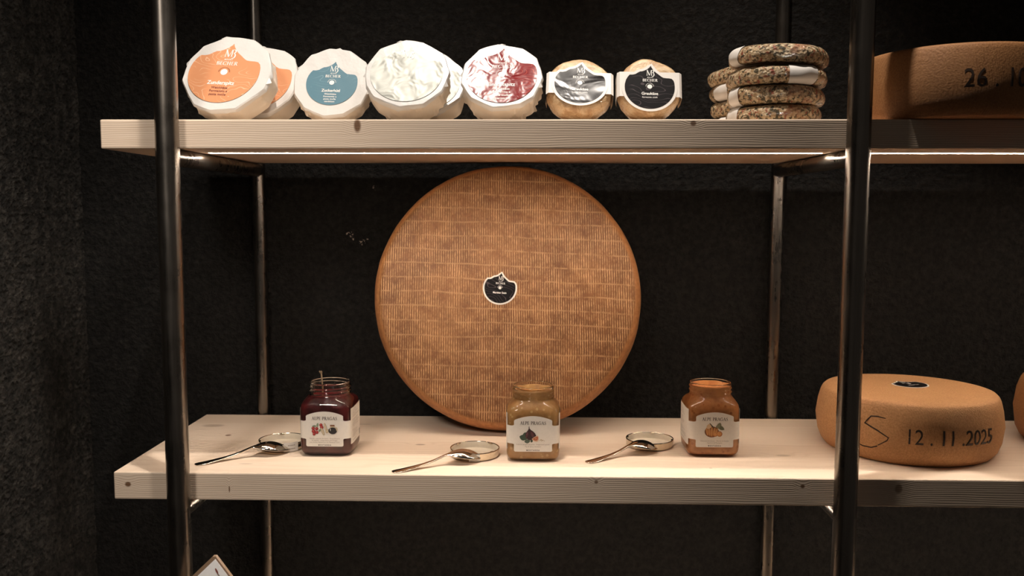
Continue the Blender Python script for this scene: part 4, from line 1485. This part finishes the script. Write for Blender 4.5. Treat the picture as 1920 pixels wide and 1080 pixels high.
def make_spoon(label, p0, p1, L_extra=0.0, lift=0.0178):
    """Spoon from handle end p0 to bowl tip p1 (x, y); the bowl leans on a lid."""
    d = Vector((p1[0] - p0[0], p1[1] - p0[1], 0))
    L = d.length
    ang = math.atan2(d.y, d.x)
    o_loc = (p0[0], p0[1], Z0)
    prof = [  # t, half width, centre height, bowl depth, arch
        (0.000, 0.0022, 0.0026, 0, 0.0), (0.012, 0.0056, 0.0030, 0, 0.0005), (0.05, 0.0078, 0.0036, 0, 0.0010), (0.12, 0.0076, 0.0044, 0, 0.0012), (0.22, 0.0060, 0.0060, 0, 0.0010), (0.34, 0.0042, 0.0082, 0, 0.0008),
        (0.45, 0.0031, 0.0112, 0, 0.0005), (0.53, 0.0027, 0.0146, 0, 0.0003), (0.58, 0.0033, 0.0164, 0.0004, 0), (0.61, 0.0056, 0.0162, 0.0018, 0), (0.645, 0.0102, 0.0152, 0.0044, 0), (0.69, 0.0148, 0.0136, 0.0074, 0),
        (0.74, 0.0176, 0.0122, 0.0096, 0), (0.79, 0.0184, 0.0108, 0.0104, 0), (0.84, 0.0174, 0.0095, 0.0098, 0), (0.89, 0.0146, 0.0083, 0.0078, 0), (0.935, 0.0104, 0.0072, 0.0048, 0), (0.968, 0.0066, 0.0065, 0.0022, 0), (0.99, 0.0030, 0.0060, 0.0005, 0), (1.0, 0.0008, 0.0058, 0, 0)]
    # resample smoothly
    def cr(a, b, c, e, t):
        return 0.5 * ((2 * b) + (-a + c) * t + (2 * a - 5 * b + 4 * c - e) * t * t + (-a + 3 * b - 3 * c + e) * t ** 3)
    fine = []
    for i in range(len(prof) - 1):
        q = [prof[max(i - 1, 0)], prof[i], prof[i + 1], prof[min(i + 2, len(prof) - 1)]]
        for s in range(4):
            fine.append(tuple(cr(q[0][j], q[1][j], q[2][j], q[3][j], s / 4) for j in range(5)))
    fine.append(prof[-1])
    nv = 17
    top, bot = [], []
    bm = bmesh.new()
    for t, w, zc, dep, arch in fine:
        a, b = [], []
        th = 0.0014 + 0.0012 * (1 - min(1, abs(t - 0.5) / 0.2)) if t < 0.62 else 0.0011
        for j in range(nv):
            v = -1 + 2 * j / (nv - 1)
            z = zc + dep * (1 - v * v) - arch * v * v
            e = 1 - 0.25 * v ** 8
            a.append(bm.verts.new((t * L, w * v, z + th * 0.5 * e)))
            b.append(bm.verts.new((t * L, w * v * 0.985, z - th * 0.5 * e)))
        top.append(a)
        bot.append(b)
    for i in range(len(top) - 1):
        for j in range(nv - 1):
            bm.faces.new((top[i][j], top[i + 1][j], top[i + 1][j + 1], top[i][j + 1]))
            bm.faces.new((bot[i][j + 1], bot[i + 1][j + 1], bot[i + 1][j], bot[i][j]))
        for j in (0, nv - 1):
            q = (top[i][j], bot[i][j], bot[i + 1][j], top[i + 1][j])
            bm.faces.new(q if j == 0 else tuple(reversed(q)))
    for i in (0, -1):
        for j in range(nv - 1):
            q = (top[i][j], top[i][j + 1], bot[i][j + 1], bot[i][j])
            bm.faces.new(q if i == 0 else tuple(reversed(q)))
    bmesh.ops.recalc_face_normals(bm, faces=bm.faces[:])
    o = link_mesh('spoon', bm, M['spoon'], None)
    low = min(v.co.z for v in o.data.vertices)
    o.location = (o_loc[0], o_loc[1], Z0 - low + 0.0002)
    o.rotation_euler = (0, 0, ang)
    return tag(o, label, 'spoon', 'steel spoons resting on jar lids')


make_spoon('polished steel spoon resting on the sealed lid beside the dark red jar', (0.1035, 0.0360), (0.2240, 0.1140))
make_spoon('polished steel spoon resting on the lid in front of the big upright wheel', (0.3990, 0.0090), (0.5260, 0.0790))
make_spoon('polished steel spoon resting on the lid beside the jar of orange preserve', (0.6800, 0.0650), (0.7960, 0.1400))


# ================================================================== price sign at the bottom edge
def price_sign():
    zb = Z0 - 0.498
    root = thing('price_sign', 'tilted white price card in a brown-edged holder, at the bottom left below the shelves', 'sign', (0.1723, -0.035, zb))
    S_ = 0.120
    ca, sa = math.cos(math.radians(46.5)), math.sin(math.radians(46.5))
    zt = 0.3942          # height of the top corner above the board
    tx = -0.0140

    def pl(u, w, d):     # u along the upper right edge, w along the upper left edge, both down from the top corner
        drop = u * sa + w * ca      # the card leans back a little
        return Vector((tx + u * ca - w * sa, -d - drop * 0.35, zt - drop))
    bm = bmesh.new()
    slab(bm, [(0.003, 0), (0, 0.003), (0, S_), (S_, S_), (S_, 0)], lambda u, w, d=0.0: pl(u, w, d), 0.006)
    bmesh.ops.recalc_face_normals(bm, faces=bm.faces[:])
    link_mesh('holder', bm, M['clear_plastic'], root, smooth=False)['label'] = 'brown-edged card holder'
    bm = bmesh.new()
    slab(bm, [(0.0050, 0.0022), (0.0050, S_ - 0.004), (S_ - 0.003, S_ - 0.004), (S_ - 0.003, 0.0022)], lambda u, w, d=0.0: pl(u, w, d + 0.0062), 0.0004)
    bmesh.ops.recalc_face_normals(bm, faces=bm.faces[:])
    c = link_mesh('card', bm, M['card'], root, smooth=False)
    bm = bmesh.new()

    def at(u, w):
        return pl(u, w, 0.0069)
    ink(bm, blob(0.0185, 0.0100, 0.0045, 0.0013, 10, 12), 0, 0, at, 0)
    ink(bm, blob(0.0235, 0.0110, 0.0035, 0.0010, 0, 12), 0, 0, at, 1)
    for k, l in enumerate((0.006, 0.010, 0.012, 0.014)):
        ink(bm, blob(0.0270, 0.0225 + 0.011 * k, 0.0012, 0.0042, 0, 12), 0, 0, at, 1)
    link_mesh('lettering', bm, [M['maroon_ink'], M['grey_ink']], c, smooth=False)
    # stem and foot on the board below
    bm = tube(bmesh.new(), [(tx, 0.004, 0.004), (tx, 0.004, zt - 0.015)], 0.003, 16)
    link_mesh('stem', bm, M['steel'], root)
    bm = lathe_z(bmesh.new(), [(0.001, 0.0002), (0.034, 0.0002), (0.036, 0.002), (0.034, 0.005), (0.006, 0.007), (0.001, 0.007)], 48)
    bmesh.ops.translate(bm, verts=bm.verts[:], vec=(tx, 0.004, 0))
    link_mesh('foot', bm, M['steel'], root)


price_sign()
